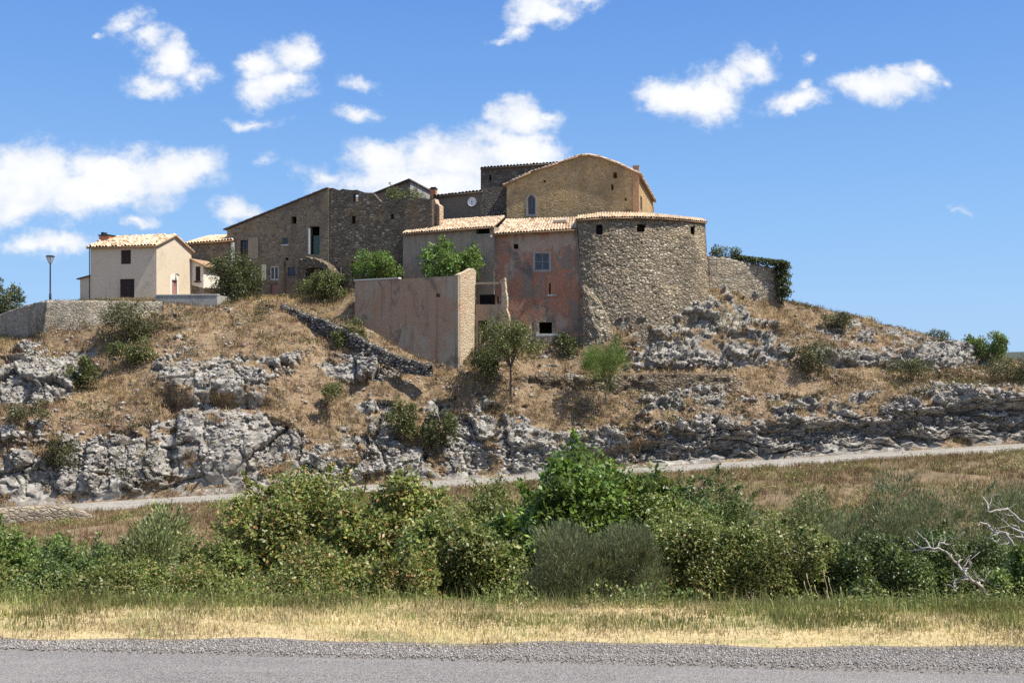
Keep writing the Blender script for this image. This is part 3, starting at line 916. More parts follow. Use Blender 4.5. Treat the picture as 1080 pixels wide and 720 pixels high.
# ------------------------------------------------------------------ building materials
M_CREAM = plaster('cream_render', (.62, .525, .395), [((.46, .385, .29), .5, .2, .5, .6), ((.40, .34, .27), .58, .12, 1.4, .4)], .25, speck=.05)
M_WHITE_R = plain('white_render', (.72, .68, .60), .9, .06, 2)
M_STONEHOUSE = rubble('stone_house_wall', [(.16, .125, .085), (.27, .21, .145), (.35, .275, .19), (.43, .35, .245)], (.29, .22, .145), .26, .7, (.13, .11, .09), .6, patch=((.30, .225, .13), .5, .75))
M_RUIN = rubble('ruined_rubble', [(.095, .08, .065), (.18, .148, .112), (.26, .21, .15), (.42, .375, .30)], (.14, .11, .078), .30, 1.1, (.09, .078, .066), .7, patch=((.25, .17, .095), .45, .7))
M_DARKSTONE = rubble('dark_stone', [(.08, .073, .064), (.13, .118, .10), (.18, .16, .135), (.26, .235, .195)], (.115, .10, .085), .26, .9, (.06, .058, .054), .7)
M_OCHRE = rubble('ochre_masonry', [(.36, .235, .105), (.49, .335, .16), (.57, .40, .205), (.63, .48, .275)], (.53, .36, .175), .24, .55, (.20, .155, .10), .55, patch=((.40, .29, .165), .6, .75))
M_BASTION = rubble('bastion_rubble', [(.22, .185, .135), (.40, .34, .25), (.56, .485, .37), (.76, .69, .55)], (.22, .175, .12), .27, 1.15, (.16, .135, .10), .75, joint=.13, depth=.09, patch=((.46, .365, .235), .35, .5))
M_OLDWALL = rubble('garden_wall_rubble', [(.20, .17, .13), (.33, .285, .22), (.45, .395, .31), (.55, .49, .40)], (.30, .25, .175), .32, 1.0, (.17, .155, .135), .6, patch=((.40, .32, .215), .5, .7))
M_PORCH = rubble('porch_rubble', [(.13, .105, .075), (.24, .195, .14), (.33, .275, .20), (.45, .38, .28)], (.12, .09, .06), .3, 1.2, (.14, .11, .075), .6, joint=.14)
M_RETAIN = rubble('retaining_rubble', [(.24, .21, .165), (.38, .34, .27), (.48, .43, .345), (.60, .55, .45)], (.36, .315, .235), .25, 1.0, (.20, .18, .145), .7, patch=((.42, .35, .24), .5, .6))
M_DRY = rubble('dry_stone', [(.15, .14, .125), (.28, .26, .23), (.42, .395, .35), (.58, .55, .49)], (.035, .03, .027), .30, 1.3, (.15, .14, .12), .45, joint=.16, depth=.14)
M_RED = plaster('red_render', (.39, .19, .12), [((.42, .335, .26), .48, .10, .34, .85), ((.215, .185, .155), .50, .08, .55, .8), ((.37, .135, .085), .56, .10, .7, .7), ((.13, .112, .098), .56, .10, .3, .85), ((.42, .35, .28), .63, .05, 2.2, .6)], .8, streak=((.14, .115, .095), .5))
M_PALE = plaster('grey_render', (.38, .29, .215), [((.26, .235, .195), .47, .10, .45, .8), ((.40, .255, .175), .54, .12, .4, .7), ((.18, .165, .14), .58, .1, .7, .7)], .7, streak=((.13, .12, .105), .6))
M_ANNEX = plaster('annex_render', (.37, .25, .17), [((.36, .315, .24), .48, .08, .32, .85), ((.38, .23, .145), .52, .10, .45, .75), ((.16, .135, .105), .56, .08, .7, .75), ((.37, .32, .25), .62, .05, 1.6, .7)], .8, streak=((.13, .105, .08), .6))
M_ANNEXLIT = rubble('annex_end_sunlit_stone', [(.42, .33, .22), (.54, .44, .31), (.60, .50, .36), (.64, .55, .42)], (.50, .40, .27), .3, .7, (.50, .30, .19), .5)  # paler than the fronts: sunlight on the end faces put into the colour
M_BACKWALL = plaster('brown_render', (.19, .155, .12), [((.13, .112, .095), .48, .1, .5, .8), ((.26, .165, .10), .58, .1, .6, .6)], .6)
M_CONC = plaster('concrete', (.33, .32, .295), [((.24, .235, .22), .5, .1, 1.0, .7)], .3, speck=.08)
M_PARA = plaster('old_parapet_stone', (.42, .39, .34), [((.26, .24, .21), .48, .1, 1.2, .8), ((.50, .46, .40), .6, .1, 2.0, .6)], .9)
M_CONC_W = plain('pale_limewash', (.62, .60, .55), .9, .08, 3)
M_TILE = tile_mat('canal_tiles', [(.30, .20, .13), (.50, .36, .235), (.60, .46, .31), (.64, .53, .385), (.56, .38, .25)])
M_TILE_O = tile_mat('new_canal_tiles', [(.36, .23, .14), (.60, .42, .26), (.68, .52, .35), (.70, .58, .43), (.62, .40, .25)])
M_TILE_D = tile_mat('old_dark_tiles', [(.10, .085, .07), (.17, .135, .105), (.23, .18, .14), (.14, .12, .10)])
M_BRICK = plain('orange_brick', (.46, .20, .11), .9, .3, 5)
M_DARKWOOD = plain('dark_brown_wood', (.045, .028, .024), .7, .25, 4)
M_PINKDOOR = plain('faded_red_paint', (.36, .19, .17), .7, .12, 4)
M_GREENDOOR = plain('green_paint', (.055, .115, .095), .6, .2, 4)
M_BEIGESH = plain('beige_paint', (.36, .29, .20), .8, .12, 3)
M_YELSH = plain('pale_yellow_paint', (.66, .60, .40), .8, .1, 3)
M_GREYFR = plain('grey_painted_wood', (.23, .23, .225), .8, .15, 5)
M_WHITEFR = plain('white_painted_wood', (.6, .57, .52), .7, .1, 5)
M_SLATE = plain('slate_blue_paint', (.075, .09, .115), .6, .2, 5)
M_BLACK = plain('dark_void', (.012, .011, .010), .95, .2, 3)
M_IRON = plain('dark_iron', (.035, .042, .05), .5, .2, 8, .3)
M_OLDWOOD = plain('weathered_wood', (.42, .34, .25), .9, .2, 6)
M_DISH = plain('dish_white', (.78, .77, .74), .45, .04, 3)
gm, t, gb = new_mat('window_glass'); gb.inputs['Base Color'].default_value = (.02, .024, .03, 1); gb.inputs['Roughness'].default_value = .12; gb.inputs['Specular IOR Level'].default_value = .5
nn = t.noise(t.add('ShaderNodeTexCoord').outputs['Object'], 1.5, 3); set_bump(t, gb, nn.outputs['Fac'], .05, .05)
M_GLASS = gm
gm, t, gb = new_mat('lamp_glass'); gb.inputs['Base Color'].default_value = (.6, .62, .62, 1); gb.inputs['Roughness'].default_value = .25; gb.inputs['Alpha'].default_value = .55
nn = t.noise(t.add('ShaderNodeTexCoord').outputs['Object'], 6, 2); set_bump(t, gb, nn.outputs['Fac'], .05, .02)
M_LAMPGLASS = gm

# ------------------------------------------------------------------ white house on the left
b = Building('white_house', 'cream two-storey house with brown shutters and pink door behind the left retaining wall', 'house', 95.4, 99.5, 14, 8.2)
fl = b.F(95.4, 260.8); fr = b.F(165, 259.5)
U = fr[0]; ze = fr[1]; zl = -1.2; D = 6.2; za = b.S(184.4, 249.5, U)[1]
w1 = rect(b, 127.4, 263.8, 138, 278.3); w2 = rect(b, 126.4, 294.3, 141.7, 313.8)
dr = srect(b, 181.2, 295.0, 186.6, 311.5, U); dr = (dr[0], dr[1], dr[2], dr[3])
body(b, [(0, zl), (U, zl), (U, ze), (0, ze)], [w1, w2], D, .35, M_CREAM, right=[(.35, zl), (D, zl), (D, ze), (D / 2, za), (.35, ze + .12)], right_holes=[dr])
for r in (w1, w2):
    o = box_part(b, 'shutter', (r[0] + .012, r[1] + .012, r[2] - .012, r[3] - .012), .10, .17, M_DARKWOOD, slats=.12)
bm = bmesh.new(); add_box(bm, U - .2, U - .12, dr[0] + .012, dr[2] - .012, dr[1] + .012, dr[3] - .012); dob = bm_obj('door', bm, M_PINKDOOR, b.root)
bm = bmesh.new(); add_box(bm, U - .115, U - .07, dr[2] - .22, dr[2] - .1, dr[1] + 1.0, dr[1] + 1.06); bm_obj('handle', bm, M_IRON, dob)
bm = bmesh.new(); e = .42; panel(bm, [(dr[0] - e * .8, dr[1]), (dr[0] - .004, dr[1]), (dr[0] - .004, dr[3] + .004), (dr[2] + .004, dr[3] + .004), (dr[2] + .004, dr[1]), (dr[2] + e * .6, dr[1]), (dr[2] + e * .6, dr[3] + e), ((dr[0] + dr[2]) / 2, dr[3] + e * 1.7), (dr[0] - e * .8, dr[3] + e)], [], .018, lambda d, z, w_: (U + .02 - w_, d, z)); bm_obj('door_surround', bm, M_WHITE_R, b.root)
bm = bmesh.new(); lz = b.S(184.5, 289.2, U)[1]; add_box(bm, U + .02, U + .3, dr[2] - .3, dr[2] - .2, lz, lz + .06); add_lathe(bm, [(.05, lz - .02), (.16, lz - .1), (.14, lz - .14)], 10, (U + .3, dr[2] - .25)); bm_obj('wall_lamp', bm, M_IRON, b.root)
ov = .36; sl = (za - ze) / (D / 2)
rz = za + .16
tile_roof('roof', (-.25, -ov, ze - ov * sl + .16), (U + .22, -ov, ze - ov * sl + .16), (U + .22, D / 2, rz), (-.25, D / 2, rz), M_TILE_O, b.root, period=.36, amp=.075, wear=.09)
tile_roof('roof', (U + .22, D + ov, ze - ov * sl + .16), (-.25, D + ov, ze - ov * sl + .16), (-.25, D / 2, rz), (U + .22, D / 2, rz), M_TILE_O, b.root, period=.36, amp=.075)
bm = bmesh.new(); c0 = b.F(106.6, 256, 1.9); c1 = b.F(117, 247, 1.9); add_box(bm, c0[0], c1[0], 1.6, 2.5, c0[1] - 1.2, c1[1] - .18); ch = bm_obj('chimney', bm, M_BRICK, b.root)
bm = bmesh.new(); add_box(bm, c0[0] - .08, c1[0] + .08, 1.52, 2.58, c1[1] - .176, c1[1] - .06); add_box(bm, c0[0] + .1, c0[0] + .4, 1.75, 2.35, c1[1] - .057, c1[1] + .22); bm_obj('chimney_cap', bm, M_IRON, ch)
# lean-to on its left end and the little balcony room on its right
bm = bmesh.new(); lx = b.F(87.2, 300, 1.2)[0]; lzt = b.F(91, 290.5, 1.2)[1]
add_hexa(bm, [(lx, .8, zl), (-.004, .8, zl), (-.004, 4, zl), (lx, 4, zl)], [(lx, .8, lzt - .35), (-.004, .8, lzt), (-.004, 4, lzt), (lx, 4, lzt - .35)]); lt = bm_obj('lean_to', bm, M_CREAM, b.root)
bm = bmesh.new(); add_hexa(bm, [(lx - .25, .55, lzt - .44), (-.006, .55, lzt + .01), (-.006, 4.2, lzt + .01), (lx - .25, 4.2, lzt - .44)], [(lx - .25, .55, lzt - .34), (-.006, .55, lzt + .11), (-.006, 4.2, lzt + .11), (lx - .25, 4.2, lzt - .34)]); bm_obj('roof', bm, M_TILE_D, lt)
bm = bmesh.new(); add_tube(bm, [(-.07, -.06, ze), (-.07, -.06, -.8)], .045); bm_obj('drainpipe', bm, M_IRON, b.root)
# the projecting room: an upper room carried over an open passage
bx0 = b.F(202, 290, D + .3)[0]; q0 = b.F(201.5, 303, D + .0); q1 = b.F(214.5, 280, D + .0); q2 = b.F(201.5, 274, D)
ux1 = q1[0]
wr = rect(b, 206.0, 281, 211.2, 296, D)
bm = bmesh.new()
panel(bm, [(U + .004, q0[1] + .25), (ux1, q0[1] - .1), (ux1, q1[1]), (U + .004, q2[1])], [wr], .25, lambda u, z, w_: (u, D + .02 + w_, z))
panel(bm, [(D + .28, q0[1]), (D + 3.2, q0[1]), (D + 3.2, q1[1] - .05), (D + .28, q1[1] - .05)], [], .2, lambda d, z, w_: (ux1 - w_, d, z))
panel(bm, [(U + .01, zl), (ux1 - .9, zl), (ux1 - .9, q0[1]), (U + .01, q0[1])], [], .2, lambda u, z, w_: (u, D + 1.4 + w_, z))
sr = bm_obj('side_room', bm, M_WHITE_R, b.root)
bm = bmesh.new(); add_hexa(bm, [(U + .01, D - .35, q2[1] + .02), (ux1 + .45, D - .35, q1[1] - .2), (ux1 + .45, D + 3.3, q1[1] - .2), (U + .01, D + 3.3, q2[1] + .02)], [(U + .01, D - .35, q2[1] + .14), (ux1 + .45, D - .35, q1[1] - .07), (ux1 + .45, D + 3.3, q1[1] - .07), (U + .01, D + 3.3, q2[1] + .14)]); bm_obj('roof', bm, M_TILE_O, sr)
box_part(b, 'shutter', (wr[0] + .02, wr[1] + .02, wr[2] - .02, wr[3] - .02), D + .13, D + .2, M_DARKWOOD, sr, slats=.1)
box_part(b, 'sill', (wr[0] - .1, wr[1] - .16, wr[2] + .1, wr[1] - .02), D - .1, D + .016, M_DARKWOOD, sr)

# ------------------------------------------------------------------ low tiled house behind the dark tree
b = Building('low_house', 'low stone cottage with orange tiled roof between the cream house and stone farmhouse', 'house', 196, 108, 10, 8.6)
a0 = b.F(196, 257); a1 = b.F(244, 253.5)
body(b, [(0, -1), (a1[0], -1), (a1[0], a1[1]), (0, a0[1])], [], 5, .4, M_STONEHOUSE)
tile_roof('roof', (-.3, -.4, a0[1] - .1), (a1[0] + .35, -.4, a1[1] - .02), (a1[0] - .2, 3.2, a1[1] + 1.05), (.9, 3.2, a0[1] + 1.15), M_TILE_O, b.root, period=.36, amp=.07)
bm = bmesh.new(); add_box(bm, a1[0] + .02, a1[0] + .34, -.12, .2, -1, a1[1] - .2); bm_obj('corner_post', bm, M_CONC_W, b.root)

# ------------------------------------------------------------------ stone farmhouse with a long sloping roof
b = Building('stone_farmhouse', 'tall brown stone farmhouse with long sloping roofline, shutters and several windows', 'house', 239.5, 107.5, 18, 8.2)
o_ = [b.F(239.5, 325), b.F(346.5, 325), b.F(346.5, 198.5), b.F(326, 206.5), b.F(239.5, 242.5)]
hw = dict(a=rect(b, 253.3, 253.4, 261.9, 270.6), s=rect(b, 297.6, 250.8, 303.6, 257.8), h=rect(b, 307.2, 228.5, 312.6, 235.8), d=rect(b, 327.2, 239, 337, 268.2), w=rect(b, 284.2, 280.4, 293.8, 295.4), g=rect(b, 303.6, 281.8, 311.4, 291), r=rect(b, 285.4, 299.5, 292.2, 311.5), v=rect(b, 301, 271.6, 304, 274.6))
body(b, o_, list(hw.values()), 7, .5, M_STONEHOUSE, back_z=o_[4][1])
bm = bmesh.new(); Uu = o_[1][0]; z0_, z1_ = o_[4][1], o_[2][1]; n_ = 14
for i in range(n_):
    t0, t1 = i / n_, (i + 1) / n_ - .004; add_hexa(bm, [(-.35 + t0 * (Uu + .35), -.22, z0_ + (z1_ - z0_) * t0 - .02), (-.35 + t1 * (Uu + .35), -.22, z0_ + (z1_ - z0_) * t1 - .02), (-.35 + t1 * (Uu + .35), 7.2, z0_ + (z1_ - z0_) * t1 - .02), (-.35 + t0 * (Uu + .35), 7.2, z0_ + (z1_ - z0_) * t0 - .02)],
                              [(-.35 + t0 * (Uu + .35), -.22, z0_ + (z1_ - z0_) * t0 + .13), (-.35 + t1 * (Uu + .35), -.22, z0_ + (z1_ - z0_) * t1 + .10), (-.35 + t1 * (Uu + .35), 7.2, z0_ + (z1_ - z0_) * t1 + .10), (-.35 + t0 * (Uu + .35), 7.2, z0_ + (z1_ - z0_) * t0 + .13)])
bm_obj('roof', bm, M_TILE_D, b.root)
window(b, hw['a'], M_DARKWOOD, M_GLASS, .2, 1, .08, 2)
window(b, hw['s'], M_GREYFR, M_GLASS, .15, 0)
box_part(b, 'sill', (hw['s'][0] - .1, hw['s'][1] - .12, hw['s'][2] + .1, hw['s'][1] - .005), -.08, -.004, M_CONC_W)
window(b, hw['w'], M_WHITEFR, M_GLASS, .12, 1, .15)
window(b, hw['g'], M_SLATE, M_GLASS, .06, 0)
box_part(b, 'shutter', rect(b, 262.2, 250.8, 272.8, 272.9), -.10, -.03, M_BEIGESH, slats=.16, label='open beige shutter folded back')
box_part(b, 'shutter', rect(b, 276.2, 279, 281.2, 295.8), -.10, -.03, M_YELSH, slats=.16, label='pale yellow shutter in the light')
box_part(b, 'door', (hw['r'][0] + .01, hw['r'][1] + .01, hw['r'][2] - .01, hw['r'][3] - .01), .15, .22, M_PINKDOOR, slats=.12)
dd = hw['d']; box_part(b, 'door', (dd[0] + (dd[2] - dd[0]) * .28, dd[1] + .01, dd[2] - .01, dd[1] + (dd[3] - dd[1]) * .68), .14, .2, M_GREENDOOR, slats=.14, label='green door leaf in a tall dark opening')
box_part(b, 'door_jamb', rect(b, 325.2, 241, 327.0, 268), -.07, -.004, M_CONC_W)
bm = bmesh.new(); dp = b.F(300.5, 276); add_tube(bm, [(dp[0], -.07, dp[1]), (dp[0], -.07, -1)], .06); bm_obj('drainpipe', bm, M_DARKWOOD, b.root)

# little vaulted porch ruin in front of it
b = Building('ruined_porch', 'crumbling stone vault overgrown with dry grass at the foot of the farmhouse', 'ruin', 314, 101.5, 20, 8.0)
top = ragged([b.F(314, 280), b.F(316, 273), b.F(324, 271), b.F(333, 273.5), b.F(342, 278), b.F(349, 287), b.F(352, 296)], .22, .16, 3)
arch = ragged([b.F(322.5, 312), b.F(322.3, 284), b.F(325, 281.5), b.F(334, 281), b.F(341, 283), b.F(345, 289), b.F(346.5, 312)], .25, .08, 7)
bm = bmesh.new(); panel(bm, [b.F(314, 313)] + top + [b.F(352.5, 313)] + arch[::-1], [], 1.6, lambda u, z, w_: (u, w_, z)); bm_obj('wall', bm, M_PORCH, b.root)
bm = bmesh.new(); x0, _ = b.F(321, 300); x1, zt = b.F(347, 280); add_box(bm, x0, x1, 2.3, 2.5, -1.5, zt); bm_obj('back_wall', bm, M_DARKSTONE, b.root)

# ------------------------------------------------------------------ roofless ruin between the farmhouse and the plastered house
b = Building('ruined_building', 'roofless dark rubble ruin with broken wall top and one window hole showing sky', 'ruin', 347.0, 103.7, 17, 8.0)
tp = ragged([b.F(347.2, 198.5), b.F(358, 200), b.F(369, 200.2), b.F(381, 201), b.F(393, 204.2), b.F(398, 209), b.F(402, 212.3), b.F(412, 210.5), b.F(431, 210), b.F(455.5, 209.5)], .4, .10, 8)
hs = [rect(b, 372.2, 204.6, 377.8, 212.6), rect(b, 370.5, 276, 378, 292), rect(b, 412, 226, 415.5, 231), rect(b, 371, 228, 375, 236)]
bm = bmesh.new()
e0 = b.F(347.2, 330); e1 = b.F(455.5, 330)
panel(bm, [e0, e1] + tp[::-1], hs, .7, lambda u, z, w_: (u, w_, z))
panel(bm, [(.7, e0[1]), (3.5, e0[1]), (3.5, tp[0][1] - 2.5), (.7, tp[0][1] - .4)], [], .6, lambda d, z, w_: (w_ + .01, d, z))
bm_obj('wall', bm, M_RUIN, b.root)
bm = bmesh.new(); e2 = rect(b, 455.2, 216, 464.5, 240, 1.0)
panel(bm, [(e2[0], -2), (e2[2], -2)] + ragged([(e2[2], e2[3] - .2), (e2[0] + .4, e2[3] + .1), (e2[0], e2[3] + .8)], .2, .08, 5), [], .8, lambda u, z, w_: (u + w_ * .15, .75 + (e2[2] - u) * .9 + w_, z)); bm_obj('broken_end', bm, M_ANNEXLIT, b.root, )
# dark slabs stand in for the shaded inside behind the doorway and small holes
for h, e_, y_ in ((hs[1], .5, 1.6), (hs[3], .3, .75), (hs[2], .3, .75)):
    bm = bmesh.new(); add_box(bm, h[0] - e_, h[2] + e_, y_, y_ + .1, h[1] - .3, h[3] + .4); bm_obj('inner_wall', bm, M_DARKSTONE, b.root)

# ------------------------------------------------------------------ houses seen over the ruin
b = Building('corner_house', 'grey house corner with a sloping roof rising behind the roofless ruin', 'house', 432.7, 118, 32, 14)
bm = bmesh.new(); zt = b.F(432.7, 190.2)[1]; lft = b.F(396, 205); bk = b.S(454, 202.5, 0)
panel(bm, [(lft[0], -3), (0, -3), (0, zt), (lft[0], lft[1])], [], .4, lambda u, z, w_: (u, w_, z))
bm_obj('wall', bm, M_BACKWALL, b.root)
dB = 6.0; zB = b.S(454, 202.5, 0)[1]
a2 = Building('x', None, None, 432.7, 118, -38, 14); bpy.data.objects.remove(a2.root)
rr = a2.F(455, 203.5)
bm = bmesh.new(); ca, sa = math.cos(math.radians(70)), math.sin(math.radians(70))
panel(bm, [(.0, -3), (rr[0], -3), (rr[0], rr[1]), (0, zt)], [], .3, lambda u, z, w_: (u * ca - w_ * sa + .004, u * sa + w_ * ca, z)); bm_obj('gable_wall', bm, M_CONC, b.root)
bm = bmesh.new()
q_ = [(lft[0] - .2, -.3, lft[1]), (.1, -.35, zt + .02), (rr[0] * ca + .25, rr[0] * sa + .1, rr[1] + .02), (lft[0] + rr[0] * ca, rr[0] * sa, lft[1] - .3)]
add_hexa(bm, q_, [(x, y, z + .16) for x, y, z in q_]); bm_obj('roof', bm, M_TILE_D, b.root)

b = Building('back_house', 'brown rendered house wall with dark tile edge carrying a satellite dish', 'house', 453, 109, 16, 14)
o_ = [b.F(453, 240), b.F(508, 240), b.F(508, 202), b.F(480, 204), b.F(461, 207.5), b.F(453, 208.5)]
body(b, o_, [], 5, .4, M_BACKWALL)
ev0, ev1 = b.F(457, 206.5, -.3), b.F(508.5, 201, -.3)
tile_roof('roof', (ev0[0], -.3, ev0[1] - .08), (ev1[0], -.3, ev1[1] - .08), (ev1[0], 5, ev1[1] + .3), (ev0[0], 5, ev0[1] + .3), M_TILE_D, b.root, period=.4, amp=.09)
bm = bmesh.new(); c0 = rect(b, 454, 199.8, 459.8, 211, .6); add_box(bm, c0[0], c0[2], .45, 1.0, c0[1], c0[3]); ch = bm_obj('chimney', bm, M_BRICK, b.root)
bm = bmesh.new(); add_box(bm, c0[0] - .07, c0[2] + .07, .38, 1.07, c0[3] + .002, c0[3] + .1); add_box(bm, c0[0] + .05, c0[2] - .05, .5, .95, c0[3] + .102, c0[3] + .24); bm_obj('chimney_cap', bm, M_DARKWOOD, ch)
dc = b.F(497.8, 213, -.35)
ds = empty('satellite_dish', (b.X0 + dc[0] * b.t[0] - .35 * b.b[0], b.Y0 + dc[0] * b.t[1] - .35 * b.b[1], b.zb + dc[1]), -b.a)
tag(ds, 'round white satellite dish fixed to the brown wall beside the dark tower', 'satellite dish')
bm = bmesh.new(); rgs = []
for r_, y_ in ((.0, .06), (.2, .045), (.36, .012), (.47, -.03), (.49, -.035), (.46, 0.01), (.34, .05), (.0, .1)):
    rgs.append([bm.verts.new((max(r_, .002) * math.cos(k * math.pi / 12), y_, max(r_, .002) * math.sin(k * math.pi / 12))) for k in range(24)])
for p_, q_ in zip(rgs, rgs[1:]):
    for k in range(24): bm.faces.new([p_[k], p_[(k + 1) % 24], q_[(k + 1) % 24], q_[k]])
bm_obj('reflector', bm, M_DISH, ds, True)
bm = bmesh.new(); add_tube(bm, [(0, .05, -.4), (.08, -.25, -.35), (.12, -.42, -.06)], .022); add_box(bm, .07, .17, -.47, -.38, -.1, 0); bm_obj('feed_arm', bm, M_IRON, ds)
bm = bmesh.new(); add_tube(bm, [(0, .1, 0), (0, .36, -.12)], .04); bm_obj('bracket', bm, M_IRON, ds)

b = Building('dark_tower', 'blackened square stone tower with flat tiled top behind the ochre gable', 'tower', 507, 107.3, 8, 13)
o_ = [b.F(507, 240), b.F(592, 240), b.F(592, 171.5), b.F(507, 177.5)]
body(b, o_, [rect(b, 516.2, 184.5, 518, 191)], 7, .5, M_DARKSTONE)
ev0, ev1 = b.F(506.5, 176.8, -.25), b.F(592.5, 170.8, -.25)
tile_roof('roof', (ev0[0], -.25, ev0[1] - .06), (ev1[0], -.25, ev1[1] - .06), (ev1[0], 7, ev1[1] + .1), (ev0[0], 7, ev0[1] + .1), M_TILE_D, b.root, period=.35, amp=.07)

# ------------------------------------------------------------------ big ochre gable
b = Building('ochre_gable_house', 'big ochre stone building with a rounded gable, arched window and corner chimney at the top', 'house', 534.5, 106, 13, 13)
prof = [b.F(*p) for p in ((534.4, 194.5), (560, 182.5), (589, 173), (610, 165.6), (620, 164.2), (633, 166.6), (651, 173), (672, 182.5))]
U = prof[-1][0]; zb0 = b.F(534, 245)[1]
aw = [b.F(*p) for p in ((556.6, 226.5), (564.6, 226.5), (564.6, 210), (563, 207), (560.6, 205.8), (558.2, 207), (556.6, 210))]
hs = [aw, rect(b, 646.8, 181.8, 650.8, 188), rect(b, 644.6, 194.4, 647, 200.4), rect(b, 573, 190, 575.4, 192.4), rect(b, 659, 209, 661, 212)]
DD = 19.0
body(b, [(prof[0][0], zb0), (U, zb0)] + prof[::-1], hs, DD, .6, M_OCHRE, right_holes=[srect(b, 675.4, 206, 677.3, 223, U), srect(b, 688.0, 209, 689.8, 219, U)])
# arched window: frame, pane and stone surround
bm = bmesh.new(); c = ((aw[0][0] + aw[1][0]) / 2, (aw[0][1] + aw[3][1]) / 2)
sc_ = lambda k: [(c[0] + (u - c[0]) * k[0], c[1] + (z - c[1]) * k[1]) for u, z in aw]
panel(bm, sc_((.96, .98)), [sc_((.72, .86))], .06, lambda u, z, w_: (u, .2 + w_, z)); add_box(bm, c[0] - .03, c[0] + .03, .205, .255, aw[0][1] + .25, aw[4][1] - .25); wfo = bm_obj('window', bm, M_GREYFR, b.root)
bm = bmesh.new(); panel(bm, sc_((.9, .94)), [], .012, lambda u, z, w_: (u, .225 + w_, z)); bm_obj('pane', bm, M_SLATE, wfo)
bm = bmesh.new(); panel(bm, sc_((1.42, 1.14)), [sc_((1.01, 1.005))], .03, lambda u, z, w_: (u, -.03 + w_ * .99, z)); bm_obj('window_surround', bm, M_CONC, b.root)
for i, (p_, q_) in enumerate(zip(prof, prof[1:])):
    left = i < 4
    lo, hi = (p_, q_) if left else (q_, p_)
    if i == 0: lo = (lo[0] - .35, lo[1] - .2)
    if i == 6: lo = (lo[0] + .4, lo[1] - .24)
    A_, B_, C_, D_ = (lo[0], -.22, lo[1] + .1), (lo[0], DD + .3, lo[1] + .1), (hi[0], DD + .3, hi[1] + .1), (hi[0], -.22, hi[1] + .1)
    if not left: A_, B_, C_, D_ = B_, A_, D_, C_
    tile_roof('roof', A_, B_, C_, D_, M_TILE if left else M_TILE, b.root, period=.3, amp=.06)
c0 = rect(b, 667.6, 175.8, 674.4, 232, -.1); bm = bmesh.new(); add_box(bm, c0[0], U + .20, -.10, -.004, zb0, c0[3]); add_box(bm, c0[0] - .04, U + .24, -.14, .05, c0[3] + .002, c0[3] + .12); bm_obj('corner_chimney', bm, plain('terracotta_render', (.46, .27, .15), .9, .15, 3), b.root)

# ------------------------------------------------------------------ plastered house (grey) and red house
b = Building('grey_plaster_house', 'long grey plastered house with pale tiled roof left of the red house', 'house', 425, 100.2, 24, 3.5)
o_ = [b.F(425, 340), b.F(521, 340), b.F(521, 239), b.F(425, 245.5)]
gap = rect(b, 502, 241.2, 516.5, 246.2)
body(b, o_, [gap], 6.5, .5, M_PALE, back_z=o_[2][1])
box_part(b, 'window', (gap[0] - .3, gap[1] - .3, gap[2] + .3, gap[3] + .0), .55, .6, M_BLACK)  # near-black sheet standing in for shade in the gap under the eave
A_, B_ = b.F(422.8, 245.6, -.45), b.F(520.2, 237.9, -.45); C_, D_ = b.F(532.5, 226.8, 6.6), b.F(444.8, 233.0, 6.6)
tile_roof('roof', (A_[0], -.45, A_[1] - .1), (B_[0], -.45, B_[1] - .1), (C_[0], 6.6, C_[1] - .1), (D_[0], 6.6, D_[1] - .1), M_TILE, b.root, period=.29)

b = Building('red_house', 'tall red stained plaster house with a grey framed window beside the stone bastion', 'house', 520.6, 96.2, 12, 2.5)
bat = .02
Rr = lambda *p: rect(b, *p, 0, bat)
o_ = [b.F(520.6, 385, 0, bat), b.F(622, 385, 0, bat), b.F(614, 300, 0, bat), b.F(608.4, 241, 0, bat), b.F(520.6, 245.6, 0, bat)]
hs = dict(w=Rr(564.2, 267.2, 579.2, 284.6), s=Rr(541.6, 257.4, 546.6, 262.4), n=Rr(579.0, 298.6, 580.8, 310.2), o=Rr(568.4, 339.8, 582.2, 351.6), k=Rr(524.4, 312.4, 526, 320))
body(b, o_, list(hs.values()), 6.5, .5, M_RED, bat, back_z=o_[4][1])
zz = hs['w'][1]; yb = bat * zz
window(b, hs['w'], M_GREYFR, M_SLATE, yb + .14, 1, .09, 1)
fr_ = hs['w']; bm = bmesh.new(); panel(bm, [(fr_[0] - .2, fr_[1] - .18), (fr_[2] + .2, fr_[1] - .18), (fr_[2] + .2, fr_[3] + .12), (fr_[0] - .2, fr_[3] + .12)], [(fr_[0] - .003, fr_[1] - .003, fr_[2] + .003, fr_[3] + .003)], .03, lambda u, z, w_: (u, bat * z - .035 + w_, z)); bm_obj('window_surround', bm, M_CONC, b.root)
sl_ = Rr(577, 310.4, 588, 312.2); bm = bmesh.new(); add_box(bm, sl_[0], sl_[2], bat * sl_[1] - .1, bat * sl_[1] - .012, sl_[1], sl_[3]); bm_obj('sill', bm, M_CONC, b.root)
sl_ = Rr(566, 351.8, 594, 354.0); bm = bmesh.new(); add_box(bm, sl_[0], sl_[2], bat * sl_[1] - .35, bat * sl_[1] - .014, sl_[1], sl_[3]); bm_obj('sill', bm, M_CONC_W, b.root)
ba_ = Rr(565, 354.2, 596, 385); bm = bmesh.new(); add_box(bm, ba_[0], ba_[2], -.35, .0, ba_[1], ba_[3]); bm_obj('stone_base', bm, M_OLDWALL, b.root)
